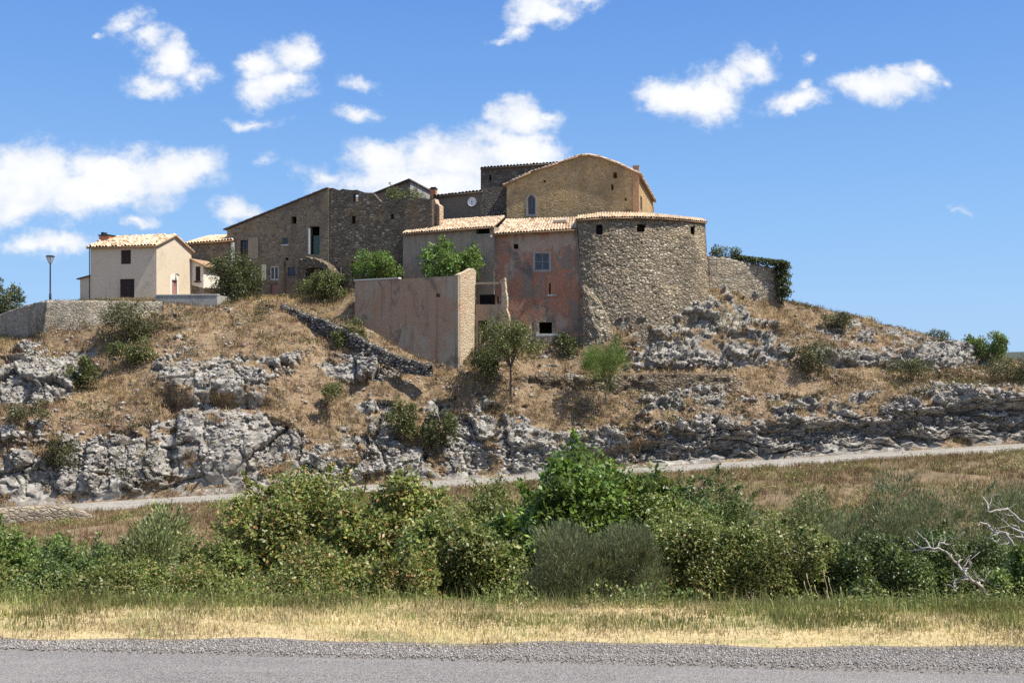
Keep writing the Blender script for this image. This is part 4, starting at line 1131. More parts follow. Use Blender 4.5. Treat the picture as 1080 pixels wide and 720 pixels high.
fr_ = hs['o']; bm = bmesh.new(); panel(bm, [(fr_[0] - .45, fr_[1]), (fr_[0] - .45, fr_[3] + .25), (fr_[2] + .35, fr_[3] + .25), (fr_[2] + .35, fr_[1]), (fr_[2] + .004, fr_[1]), (fr_[2] + .004, fr_[3] + .004), (fr_[0] - .004, fr_[3] + .004), (fr_[0] - .004, fr_[1])], [], .03, lambda u, z, w_: (u, bat * z - .035 + w_, z)); bm_obj('window_surround', bm, M_OLDWALL, b.root)
A_, B_ = b.F(520.4, 245.8, -.4), b.F(607.4, 240.6, -.4); C_, D_ = b.F(609, 228.4, 6.2), b.F(533, 230.8, 6.2)
rf = tile_roof('roof', (A_[0] - .05, -.4, A_[1] - .1), (B_[0] + .1, -.4, B_[1] - .1), (C_[0], 6.2, C_[1] - .1), (D_[0], 6.2, D_[1] - .1), M_TILE, b.root, period=.29)
bm = bmesh.new(); sk = [b.P3(584, 235.2, 2.6), b.P3(597, 234.4, 2.6), b.P3(598.5, 232.4, 3.7), b.P3(585, 233.2, 3.7)]; add_hexa(bm, [p + Vector((0, 0, .0)) for p in sk], [p + Vector((0, 0, .26)) for p in sk]); bm_obj('skylight', bm, M_OLDWOOD, rf)
bm = bmesh.new(); pz = [b.F(608.2, 241, 0, bat), b.F(610.5, 268, 0, bat), b.F(614, 300, 0, bat)]; add_tube(bm, [(u, bat * z - .08, z) for u, z in pz], .05); bm_obj('drainpipe', bm, M_CONC, b.root)
bm = bmesh.new(); cb = b.F(519.8, 250, 0, bat); add_lathe(bm, [(.0, cb[1] - .12), (.12, cb[1] - .08), (.14, cb[1]), (.1, cb[1] + .1), (.0, cb[1] + .12)], 10, (cb[0] - .06, -.14)); bm_obj('wall_lamp', bm, M_CONC_W, b.root)

# ------------------------------------------------------------------ stone bastion: curved battered rubble wall with a tiled roof
bas = tag(empty('stone_bastion', (8.9, 95.0, 3.0)), 'massive curved rubble stone bastion with three square openings under a low tiled roof', 'bastion')
O3 = Vector((8.9, 95.0, 3.0))
top_px = [(608.6, 231.6, 94.3), (625, 230.4, 94.0), (645, 229.6, 94.0), (668, 229.4, 94.3), (690, 230.0, 94.9), (712, 231.4, 95.7), (730, 232.9, 96.6), (744, 234.4, 97.8)]
bot_px = [(621, 378, 93.6), (634, 378, 93.2), (652, 378, 93.1), (673, 378, 93.3), (694, 378, 93.8), (716, 378, 94.6), (735, 378, 95.6), (752, 378, 96.9)]
TP = np.array([P(*p) for p in top_px]); BP = np.array([P(*p) for p in bot_px])
NS, NZ = 190, 170
sI = np.linspace(0, 7, NS)


def cat(Q, s):
    i = np.clip(s.astype(int), 0, len(Q) - 2); t = (s - i)[:, None]
    g = lambda k: Q[np.clip(k, 0, len(Q) - 1)]
    p0, p1, p2, p3 = g(i - 1), g(i), g(i + 1), g(i + 2)
    return .5 * (2 * p1 + (p2 - p0) * t + (2 * p0 - 5 * p1 + 4 * p2 - p3) * t * t + (-p0 + 3 * p1 - 3 * p2 + p3) * t ** 3)


T_, B_ = cat(TP, sI), cat(BP, sI); zt_ = np.linspace(0, 1, NZ)
W = T_[None] * (1 - zt_[:, None, None]) + B_[None] * zt_[:, None, None]
Wf = W.reshape(-1, 3); n2 = np.cross(np.gradient(W, axis=1).reshape(-1, 3), np.gradient(W, axis=0).reshape(-1, 3)); n2 /= np.linalg.norm(n2, axis=1, keepdims=True); n2 *= np.sign(-n2[:, 1:2])
cvb, ab, bb = cells(Wf * np.array([2.9, 2.9, 4.8]) + (fbm(Wf * 1.2, 2, 3)[:, None] - .5) * .8, 301)
dsp = .06 * (cvb - .5) - .055 * sstep(.22, .0, bb - ab) + .22 * (fbm(Wf * .5, 3, 44) - .5)
rc = (HY + (CH - Wf[:, 2]) * F0 / Wf[:, 1]); cc = CX + Wf[:, 0] * F0 / Wf[:, 1]
op = [(628.3, 236.9, 636.0, 247.6), (671.6, 235.9, 680.6, 244.6), (728.3, 238.2, 732.6, 247.6)]
hole = np.zeros(len(Wf), bool)
Wd = Wf + n2 * dsp[:, None]
for x0, y0, x1, y1 in op: hole |= (cc > x0) & (cc < x1) & (rc > y0) & (rc < y1)
fb = grid_faces(NZ, NS); keepf = ~(hole[fb].all(1)); fb = fb[keepf]
top_edge = T_ + np.array([0, .6, 0]); nW = len(Wd)
Vb = np.concatenate([Wd, top_edge, T_ + np.array([0, 6, 0]), B_ + np.array([0, 6, 0])]); i0 = np.arange(NS - 1)
extra = [np.stack([i0, i0 + 1, nW + i0 + 1, nW + i0], 1), np.stack([nW + NS + i0, nW + NS + i0 + 1, nW + 2 * NS + i0 + 1, nW + 2 * NS + i0], 1)]
sr_ = np.array([[NS - 1, nW + 2 * NS - 1, nW + 3 * NS - 1, nW - 1], [nW - NS, nW + 2 * NS, nW + NS, 0]])
fb = np.concatenate([fb] + extra + [sr_])
link('wall', np_mesh('wall', Vb - np.array(O3), fb, np.full(len(fb), 4), M_BASTION, False), bas)
for x0, y0, x1, y1 in op:
    yc = np.interp((x0 + x1) / 2, [p[0] for p in top_px], [p[2] for p in top_px])
    p0, p1 = P(x0 - .5, y1 + .5, yc) - O3, P(x1 + .5, y0 - .5, yc) - O3; bm = bmesh.new()
    y_f, y_b = p0.y + .02, p0.y + .75; q = [(p0.x, p0.z), (p1.x, p0.z), (p1.x, p1.z), (p0.x, p1.z)]
    fv = [bm.verts.new((x, y_f, z)) for x, z in q]; bv = [bm.verts.new((x, y_b, z)) for x, z in q]
    for i in range(4): bm.faces.new([fv[i], fv[(i + 1) % 4], bv[(i + 1) % 4], bv[i]])
    ro = bm_obj('opening', bm, M_BASTION, bas)
    bm = bmesh.new(); add_box(bm, p0.x - .1, p1.x + .1, y_b + .01, y_b + .06, p0.z - .1, p1.z + .1); bm_obj('dark_back', bm, M_DARKWOOD, ro)  # dark sheet standing in for the shaded depth of the opening
rt = [(609, 228.3, 100.8), (634, 224.8, 102.3), (673, 224.6, 102.6), (692, 226.0, 104), (716, 228.6, 105), (741, 231.4, 106.5)]
et = [(607.2, 232.0, 93.9), (634, 229.8, 93.6), (668, 229.0, 93.9), (694, 229.8, 94.6), (718, 231.6, 95.5), (746, 234.4, 97.6)]
for i in range(5):
    q = [P(*et[i]) - O3, P(*et[i + 1]) - O3, P(*rt[i + 1]) - O3, P(*rt[i]) - O3]
    tile_roof('roof', *q, M_TILE, bas, period=.29)
# sloping rubble buttress at the foot where it meets the red house
bm = bmesh.new()
bt = [(617, 300, 94.0), (624, 305, 93.7), (631, 316, 93.4), (638, 330, 93.05), (645, 350, 92.6), (652, 385, 92.0)]
lt_ = [(612.5, 301, 94.4), (612.5, 318, 94.2), (613.5, 335, 93.9), (614.5, 350, 93.6), (615, 362, 93.4), (615.5, 385, 93.0)]
rows_ = []
for (p_, q_) in zip(lt_, bt):
    a_, c_ = P(*p_) - O3, P(*q_) - O3; m_ = (a_ + c_) / 2 + Vector((-.1, -.45, .0)); k_ = c_ + Vector((.5, 1.0, 0))
    rows_.append([a_ + Vector((0, .8, 0)), a_, (a_ + m_) / 2 + Vector((-.05, -.15, 0)), m_, (m_ + c_) / 2 + Vector((.05, -.12, 0)), c_, k_])
vr = [[bm.verts.new(p) for p in r_] for r_ in rows_]
for r0, r1 in zip(vr, vr[1:]):
    for k in range(6): bm.faces.new([r0[k], r0[k + 1], r1[k + 1], r1[k]])
bm.faces.new(vr[0])
bmesh.ops.subdivide_edges(bm, edges=bm.edges[:], cuts=5, use_grid_fill=True)
bm.verts.ensure_lookup_table()
co = np.array([v.co for v in bm.verts]); nz = cells((co + 50) * np.array([2.2, 2.2, 3.2]), 9)
for v, k1, k2_ in zip(bm.verts, nz[0], nz[2] - nz[1]): v.co += Vector((-.1, -.25, .05)) * (float(k1) - .5) * .8
bm_obj('buttress', bm, M_BASTION, bas)

# ------------------------------------------------------------------ free-standing walls
def wall_run(name, label, cat, line, mat, thick=.5, batter=.08, step=.3, amp=.07, seed=1, cap=None, group=None, disp=.06):
    """stone wall following a ground line: line = [(column, top row, bottom row, metres away)]"""
    T3 = [P(a, t_, y) for a, t_, bt_, y in line]; B3 = [P(a, bt_, y) for a, t_, bt_, y in line]
    o0 = B3[len(B3) // 2].copy(); r = random.Random(seed)
    L = [0]
    for a, c in zip(T3, T3[1:]): L.append(L[-1] + (c - a).length)
    n = max(2, int(L[-1] / step)); S_ = np.linspace(0, L[-1], n + 1)
    ip = lambda Q, k: np.interp(S_, L, [v[k] for v in Q])
    T = np.stack([ip(T3, 0), ip(T3, 1), ip(T3, 2)], 1); Bm = np.stack([ip(B3, 0), ip(B3, 1), ip(B3, 2)], 1)
    T[:, 2] += np.array([r.uniform(-amp, amp) for _ in range(n + 1)])
    tang = np.gradient(T, axis=0); nn_ = np.stack([-tang[:, 1], tang[:, 0], 0 * tang[:, 0]], 1); nn_ /= np.linalg.norm(nn_, axis=1, keepdims=True); nn_ *= np.sign(nn_[:, 1:2] + 1e-9)
    H = (T - Bm)[:, 2:3]; m = max(3, int(H.max() / step))
    rows_ = []
    for k in range(m + 1):
        t = k / m; q = Bm * (1 - t) + T * t; q = q - nn_ * batter * H * (1 - t)
        cv_, a_, b_ = cells(q * np.array([1.9, 1.9, 2.9]), 400 + seed)
        rows_.append(q - nn_ * (disp * 2 * (cv_ - .5))[:, None])
    rows_.append(T + nn_ * thick + np.array([0, 0, .03])); rows_.append(Bm + nn_ * (thick + batter))
    V = np.concatenate(rows_); f_ = [grid_faces(len(rows_), n + 1)]
    R_ = len(rows_); c1 = n + 1
    V_ends = []
    fl_ = np.concatenate(f_); tot = [4] * len(fl_); idx = list(fl_.ravel())
    for e_ in (0, n):
        ring = [k * c1 + e_ for k in range(R_)]; idx += ring; tot.append(len(ring))
    me_ = np_mesh(name, V - np.array(o0), idx, tot, mat)
    return tag(link(name, me_, None, o0), label, cat, group, 'thing' if label else None)


wl = tag(empty('retaining_wall', P(48, 372, 91.9)), 'pale stone retaining wall with a shaded left return below the cream house', 'retaining wall')
for nm_, ln, sd_ in (('front_wall', [(48.5, 316.6, 386, 92.2), (90, 317.0, 388, 92.2), (130, 317.0, 380, 92.4), (172, 318.0, 356, 93.4)], 2), ('side_wall', [(-30, 340, 376, 116), (0, 331.5, 372, 108.5), (25, 322.5, 376, 99.5), (48.2, 316.8, 386, 92.3)], 3)):
    o = wall_run(nm_, None, None, ln, M_RETAIN, .6, .2 if nm_ == 'front_wall' else .06, .28, .05, sd_)
    o.parent = wl; o.location = o.location - wl.location
wl['kind'] = 'thing'
b = Building('parapet_wall', 'smooth grey concrete parapet running past the pink door of the cream house', 'parapet', 164, 94.9, 6, 6.5)
b.root['kind'] = 'thing'
p0, p1, p2 = b.F(164, 311.6), b.F(229, 311.0), b.F(229, 340)
bm = bmesh.new(); add_box(bm, 0, p1[0], 0, .4, p2[1], p1[1]); bm_obj('wall', bm, M_CONC, b.root)
bm = bmesh.new(); add_box(bm, p1[0] - .4, p1[0], .404, 3.2, p2[1], p1[1] - .01); bm_obj('return_wall', bm, M_CONC, b.root)
bm = bmesh.new(); add_box(bm, -.05, p1[0] + .05, -.05, .45, p1[1] + .002, p1[1] + .09); bm_obj('coping', bm, M_CONC_W, b.root)
o = wall_run('dry_stone_wall', 'dark dry stone wall descending diagonally from the farmhouse to the annex', 'stone wall', [(296, 321.5, 333, 93.9), (318, 330, 342, 92.6), (345, 339.5, 354, 91.0), (381, 358, 371, 88.6), (402, 368.5, 382, 87.4), (424, 377.5, 393, 86.6), (452.5, 385, 397, 85.6)], M_DRY, .7, .05, .25, .10, 6, disp=.09)
o = wall_run('terrace_wall', 'long low dry stone terrace wall with a level top below the bastion', 'stone wall', [(536, 400, 432, 89.2), (556, 395, 430, 88.9), (580, 395.4, 430, 88.8), (620, 398, 432, 88.8), (655, 395.5, 432, 88.9), (690, 394, 436, 89.1), (740, 393.5, 430, 89.9), (766, 395, 428, 90.4), (782, 400, 426, 90.8)], M_PORCH, .7, .10, .22, .12, 7, disp=.16)
o = wall_run('garden_wall', 'tall pale rubble garden wall right of the bastion with ivy over its end', 'stone wall', [(746, 270.2, 330, 98.6), (765, 271.6, 330, 98.9), (790, 277, 334, 99.4), (820.5, 283.0, 338, 100.3)], M_OLDWALL, .8, .05, .28, .10, 8)
o = wall_run('road_parapet', 'low pale stone parapet ending in a slope beside the lower road', 'parapet', [(-60, 537.5, 568, 70.1), (0, 536.2, 566, 70.8), (40, 533.4, 564, 71.2), (62, 532.2, 562, 71.4), (80, 536.5, 560, 71.65), (98, 544.0, 560, 71.9)], M_OLDWALL, .45, .05, .4, .03, 9, disp=.05)

# ------------------------------------------------------------------ roofless annex in front of the plastered houses
b = Building('roofless_annex', 'roofless pink plastered annex with a bright sunlit end wall and a broken frame beside it', 'ruin', 373.4, 92.4, 19, 0.5)
U = b.F(483.2, 300)[0]
o_ = [b.F(373.4, 392), (U, b.F(486, 402)[1]), b.F(483.0, 290.6), b.F(440, 293.2), b.F(421, 294.2), b.F(374.4, 296.6)]
bm = bmesh.new(); panel(bm, o_, [rect(b, 460, 309.6, 464.4, 313.2)], .5, lambda u, z, w_: (u, w_, z)); bm_obj('front_wall', bm, M_ANNEX, b.root)
s1 = b.S(499.2, 283.0, U); s2 = b.S(502, 286.5, U); zbt = o_[0][1]
tpl = ragged([(.0, o_[2][1] + .02), (s1[0], s1[1]), (s2[0] + .1, s2[1])], .4, .03, 4)
bm = bmesh.new(); panel(bm, [(.504, zbt), (s2[0], zbt)] + ragged([(s2[0] - .2, b.S(500, 340, U)[1]), (s2[0], s2[1])], .25, .06, 2) + tpl[::-1][:-1] + [(.504, o_[2][1] + .15)], [], .5, lambda d, z, w_: (U - w_, d, z)); bm_obj('end_wall', bm, M_ANNEXLIT, b.root)
bm = bmesh.new(); panel(bm, [(.504, zbt), (3.5, zbt), (3.5, o_[5][1] - .2), (.504, o_[5][1] - .1)], [], .45, lambda d, z, w_: (w_ + .01, d, z)); add_box(bm, .5, U - .52, 2.6, 3.4, zbt, o_[5][1] - .9); bm_obj('inner_wall', bm, M_PALE, b.root)
cp0, cp1 = b.F(374, 296.5, .1), b.F(421, 294.1, .1); bm = bmesh.new(); add_hexa(bm, [(cp0[0], -.08, cp0[1] + .01), (cp1[0], -.08, cp1[1] + .02), (cp1[0], .55, cp1[1] + .02), (cp0[0], .55, cp0[1] + .01)], [(cp0[0], -.08, cp0[1] + .13), (cp1[0], -.08, cp1[1] + .13), (cp1[0], .55, cp1[1] + .15), (cp0[0], .55, cp0[1] + .14)]); bm_obj('coping', bm, M_CONC_W, b.root)
# the open bay right of it
d0 = s2[0] - .4
pz0, pz1 = b.F(529, 295.5, d0), b.F(533.5, 352, d0)
bm = bmesh.new(); panel(bm, [(pz0[0] - .02, zbt), (pz1[0] + .45, zbt)] + ragged([(pz1[0] + .3, b.F(533, 338, d0)[1]), (pz1[0] + .1, b.F(533, 322, d0)[1]), (pz1[0] - .12, pz0[1]), (pz0[0], pz0[1])], .3, .03, 6), [], .45, lambda u, z, w_: (u, d0 + w_, z)); bm_obj('corner_pillar', bm, M_ANNEXLIT, b.root)
bm0, bm1 = b.F(501.5, 298.6, d0), b.F(529.5, 298.0, d0); bm = bmesh.new(); add_hexa(bm, [(bm0[0], d0 + .1, bm0[1] - .1), (pz0[0] + .1, d0 + .1, bm1[1] - .1), (pz0[0] + .1, d0 + .3, bm1[1] - .1), (bm0[0], d0 + .3, bm0[1] - .1)], [(bm0[0], d0 + .1, bm0[1] + .08), (pz0[0] + .1, d0 + .1, bm1[1] + .08), (pz0[0] + .1, d0 + .3, bm1[1] + .08), (bm0[0], d0 + .3, bm0[1] + .08)])
k0 = b.F(529.5, 296.2, d0); add_hexa(bm, [(k0[0] - .25, d0 + .0, k0[1] - .1), (k0[0] + .3, d0, k0[1] + .0), (k0[0] + .3, d0 + .4, k0[1]), (k0[0] - .25, d0 + .4, k0[1] - .1)], [(k0[0] - .15, d0 + .0, k0[1] + .1), (k0[0] + .25, d0, k0[1] + .3), (k0[0] + .25, d0 + .4, k0[1] + .3), (k0[0] - .15, d0 + .4, k0[1] + .1)]); bm_obj('beam', bm, M_OLDWOOD, b.root)
f0, f1 = b.F(501.5, 321.0, d0), b.F(530, 321, d0); bm = bmesh.new()
h0 = rect(b, 504, 338, 513.5, 362, d0)
panel(bm, [(f0[0], zbt), (pz0[0] - .03, zbt), (pz0[0] - .03, f1[1]), (f0[0], f0[1])], [h0], .4, lambda u, z, w_: (u, d0 + .06 + w_, z)); bm_obj('lower_wall', bm, M_PALE, b.root)
h1 = rect(b, 507.5, 311, 523.5, 321.5, d0 + 2.4); bm = bmesh.new(); add_box(bm, h1[0], h1[2], d0 + 2.0, d0 + 2.1, h1[1], h1[3]); add_box(bm, f0[0] + .2, pz0[0] - .2, d0 + 1.0, d0 + 1.05, zbt, f0[1] - .3); bm_obj('opening', bm, M_BLACK, b.root)  # black slabs in place of the darkness inside the openings

# ------------------------------------------------------------------ street lamp
lb = P(53, 315.5, 94.0); lt_z = P(52.6, 269.2, 94.0).z - lb.z
lamp = tag(empty('street_lamp', lb), 'dark street lamp with a glass bowl lantern standing above the left retaining wall', 'street lamp')
hd = lt_z
bm = bmesh.new(); add_lathe(bm, [(.11, -.6), (.11, .5), (.075, .55), (.055, hd - .85), (.09, hd - .83), (.09, hd - .78)], 10); bm_obj('pole', bm, M_IRON, lamp, True)
bm = bmesh.new(); add_lathe(bm, [(.10, hd - .775), (.17, hd - .72), (.33, hd - .3), (.36, hd - .16)], 14); ln = bm_obj('lantern', bm, M_LAMPGLASS, lamp)
bm = bmesh.new(); add_lathe(bm, [(.40, hd - .155), (.43, hd - .11), (.32, hd - .03), (.05, hd + .01)], 14)
for k in range(4): add_tube(bm, [(.10 * math.cos(k * 1.571 + .4), .10 * math.sin(k * 1.571 + .4), hd - .77), (.35 * math.cos(k * 1.571 + .4), .35 * math.sin(k * 1.571 + .4), hd - .15)], .022, 5)
bm_obj('lantern_cap', bm, M_IRON, lamp)
# ------------------------------------------------------------------ vegetation kit
def leaf_quads(name, pos, dirs, nor, ln, wd, mat, fold=.0):
    """kite-shaped leaves: pos base point, dirs along the leaf, nor roughly its normal"""
    n = len(pos)
    d = dirs / (np.linalg.norm(dirs, axis=1, keepdims=True) + 1e-9)
    s = np.cross(d, nor); s /= np.linalg.norm(s, axis=1, keepdims=True) + 1e-9
    up = np.cross(s, d)
    m = pos + d * (ln * .45)[:, None]
    V = np.stack([pos, m + s * (wd * .5)[:, None] + up * (wd * fold)[:, None], pos + d * ln[:, None], m - s * (wd * .5)[:, None] + up * (wd * fold)[:, None]], 1).reshape(-1, 3)
    fcs = np.arange(n * 4).reshape(n, 4)
    return np_mesh(name, V, fcs, np.full(n, 4), mat)


def rand_dirs(r, n):
    v = r.normal(size=(n, 3)); return v / np.linalg.norm(v, axis=1, keepdims=True)


def crown_lobes(r, rx, ry, h, n, base=.12, top_bias=.0):
    """uneven set of foliage clumps filling a bush of half-widths rx, ry and height h (z from 0)"""
    L = []
    for i in range(n):
        a = r.random() * 6.283; q = math.sqrt(r.random()) * .86
        x, y = math.cos(a) * q * rx, math.sin(a) * q * ry
        dome = max(.05, 1 - q * q) ** .32
        z = h * (base + (.88 - base) * dome * (r.random() ** (.7 - top_bias)))
        s = r.uniform(.24, .42) * (1 - .2 * q)
        L.append((x, y, min(z, h * .9), rx * s * r.uniform(.8, 1.2), ry * s * r.uniform(.8, 1.2), h * s * r.uniform(.55, .95)))
    return L


def foliage(name, r, lobes, n, size, asp, mat, mode='round', shell=.5, spray=.2, zmin=.02, shoots=0):
    vol = np.array([l[3] * l[5] + l[4] * l[5] for l in lobes]); pick = r.choice(len(lobes), n, p=vol / vol.sum())
    A = np.array(lobes)[pick]
    d = rand_dirs(r, n); d[:, 2] = np.abs(d[:, 2]) * np.where(r.random(n) < .78, 1, -1)
    rad = (1 - shell * r.random(n) ** 1.7)
    rad = rad + np.where(r.random(n) < spray, r.random(n) ** 2 * .38, 0)
    p = A[:, :3] + d * rad[:, None] * A[:, 3:6]
    if shoots:
        # ragged outline: leafy shoots standing out of the crown
        B_ = np.array(lobes)[r.integers(0, len(lobes), shoots)]; sdir = rand_dirs(r, shoots); sdir[:, 2] = np.abs(sdir[:, 2]) * .8 + .35
        st = B_[:, :3] + sdir * B_[:, 3:6] * .8; ln_ = (.2 + .5 * r.random(shoots) ** 2) * B_[:, 5]; m_ = max(6, int(n * .14 / shoots)); t_ = r.random((shoots, m_))
        bend = np.stack([r.normal(0, .25, shoots), r.normal(0, .25, shoots), np.full(shoots, -.1)], 1)
        q = st[:, None] + (sdir[:, None] * t_[..., None] + bend[:, None] * (t_ ** 2)[..., None]) * ln_[:, None, None] + r.normal(0, size * .35, (shoots, m_, 3))
        k_ = shoots * m_; p[:k_] = q.reshape(-1, 3)[:len(p[:k_])]; d[:k_] = np.repeat(sdir, m_, 0)[:len(d[:k_])]
    keep = p[:, 2] > zmin
    p, d, A = p[keep], d[keep], A[keep]; n = len(p)
    ln = size * (.55 + .8 * r.random(n)); wd = ln * asp
    j = rand_dirs(r, n)
    if mode == 'round': di = d * .5 + j * .9 + np.array([0, 0, -.15]); no = d * .8 + j[::-1] * .8 + np.array([0, 0, .5])
    elif mode == 'willow': di = d * .55 + j * .45 + np.array([0, 0, .75]); no = d + j[::-1] * .9
    elif mode == 'up': di = d * .6 + j * .5 + np.array([0, 0, .6]); no = d * .6 + j[::-1]
    else: di = d * .6 + j * .7; no = d + j[::-1] * .7
    return leaf_quads(name, p, di, no, ln, wd, mat)


def stems_mesh(name, r, lobes, n, r0, mat, trunk=None, seg=5, base_spread=.25):
    bm = bmesh.new(); order = sorted(lobes, key=lambda l: -l[2])
    if trunk: add_tube(bm, [(0, 0, -.5), (trunk[0] * .3, 0, trunk[1] * .5), (trunk[0], 0, trunk[1])], [r0 * 1.25, r0, r0 * .85], 7)
    for i in range(n):
        l = order[int(r.integers(0, len(order)))] if not trunk else order[i % len(order)]
        e = Vector((l[0], l[1], l[2]))
        s = Vector((trunk[0], 0, trunk[1] * .96)) if trunk else Vector((l[0] * base_spread + r.normal() * .05, l[1] * base_spread, -.3))
        m = s.lerp(e, .5) + Vector((r.normal() * .06, r.normal() * .06, .12)) * (e - s).length
        add_tube(bm, [s, m, e], [r0 * .7, r0 * .5, r0 * .2], seg)
    return bm_obj(name, bm, mat)


M_BARK = plain('bark', (.11, .085, .06), .95, .35, 8, 0, .6)
M_GREYBARK = plain('grey_bark', (.30, .27, .235), .95, .3, 8, 0, .6)
L_WALNUT = leaf_mat('walnut_leaf', [(0, (0.057, 0.104, 0.018)), (.5, (0.107, 0.177, 0.028)), (.85, (0.176, 0.257, 0.045)), (1, (0.264, 0.342, 0.077))], .3, .42, .45)
L_DARK = leaf_mat('dark_leaf', [(0, (0.045, 0.078, 0.019)), (.6, (0.099, 0.149, 0.035)), (1, (0.181, 0.236, 0.067))], .2)
L_MIXED = leaf_mat('hedge_leaf', [(0, (0.074, 0.107, 0.020)), (.35, (0.148, 0.195, 0.037)), (.66, (0.251, 0.275, 0.068)), (.82, (0.339, 0.309, 0.099)), (.91, (0.339, 0.221, 0.086)), (.97, (0.428, 0.202, 0.086)), (1, (0.561, 0.442, 0.235))], .28)
L_BRIGHT = leaf_mat('bright_leaf', [(0, (0.078, 0.136, 0.025)), (.5, (0.139, 0.217, 0.046)), (.85, (0.213, 0.293, 0.080)), (1, (0.335, 0.358, 0.137))], .32)
L_SILVER = leaf_mat('silvery_leaf', [(0, (0.083, 0.119, 0.034)), (.5, (0.184, 0.217, 0.080)), (.85, (0.302, 0.325, 0.148)), (1, (0.503, 0.499, 0.308))], .25, .5, .4)
L_WILLOW = leaf_mat('grey_willow_leaf', [(0, (0.081, 0.102, 0.046)), (.5, (0.157, 0.181, 0.089)), (.85, (0.221, 0.243, 0.124)), (1, (0.315, 0.317, 0.179))], .25)
L_OLIVE = leaf_mat('olive_green_leaf', [(0, (0.076, 0.111, 0.024)), (.45, (0.157, 0.198, 0.044)), (.8, (0.245, 0.276, 0.077)), (.94, (0.341, 0.311, 0.106)), (1, (0.383, 0.255, 0.106))], .28)
L_SCRUB = leaf_mat('scrub_leaf', [(0, (.045, .05, .02)), (.5, (.085, .09, .035)), (.85, (.14, .13, .055)), (1, (.20, .155, .09))], .2)
L_HDARK = leaf_mat('hill_dark_leaf', [(0, (.03, .04, .014)), (.5, (.065, .08, .026)), (.85, (.11, .125, .042)), (1, (.17, .165, .07))], .2)
L_HOLIVE = leaf_mat('hill_olive_leaf', [(0, (.05, .065, .02)), (.5, (.10, .12, .035)), (.85, (.16, .175, .055)), (1, (.24, .215, .09))], .25)
L_FIG = leaf_mat('fig_leaf', [(0, (0.070, 0.136, 0.024)), (.5, (0.128, 0.215, 0.042)), (1, (0.210, 0.305, 0.084))], .3, .5, .35)

VR = np.random.default_rng(77)


def gz1(x, y): return float(ground_z(np.array([x]), np.array([y]))[0])


def shrub(name, cat, label, x0, x1, top, Y, leaf, kind, group=None, n=12000, size=.06, asp=.5, mode='round', lobes=26, depth=.8, shell=.55, stems=14, r0=.035, base=None, bark=None, spray=.2, trunk=0, top_bias=0.0, sink=.15):
    """bush standing on the ground: photo columns x0..x1, top row, distance Y"""
    r = np.random.default_rng(int(VR.integers(1 << 30)))
    cx = ((x0 + x1) / 2 - CX) / F0 * Y; rx = (x1 - x0) / 2 / F0 * Y
    zb = gz1(cx, Y) if base is None else base
    h = CH - (top - HY) / F0 * Y - zb + sink
    ry = rx * depth
    root = tag(empty(name, (cx, Y, zb - sink)), label, cat, group)
    if trunk:
        th = h * trunk; L = [(a, b, c * (1 - trunk) + th, d, e, f * (1 - trunk) * 1.15) for a, b, c, d, e, f in crown_lobes(r, rx, ry, h, lobes, .1, top_bias)]
    else: L = crown_lobes(r, rx, ry, h, lobes, .12, top_bias)
    zx = max(l[2] + l[5] for l in L); k = h / zx
    L = [(a, b, c * k, d, e, f * k) for a, b, c, d, e, f in L]
    link('crown' if trunk else 'foliage', foliage('foliage', r, L, n, size, asp, leaf, mode, shell, spray, shoots=max(24, lobes * 2)), root)
    s = stems_mesh('trunk' if trunk else 'stems', r, L, stems, r0, bark or M_BARK, (h * .04 * r.normal(), th) if trunk else None); s.parent = root
    return root


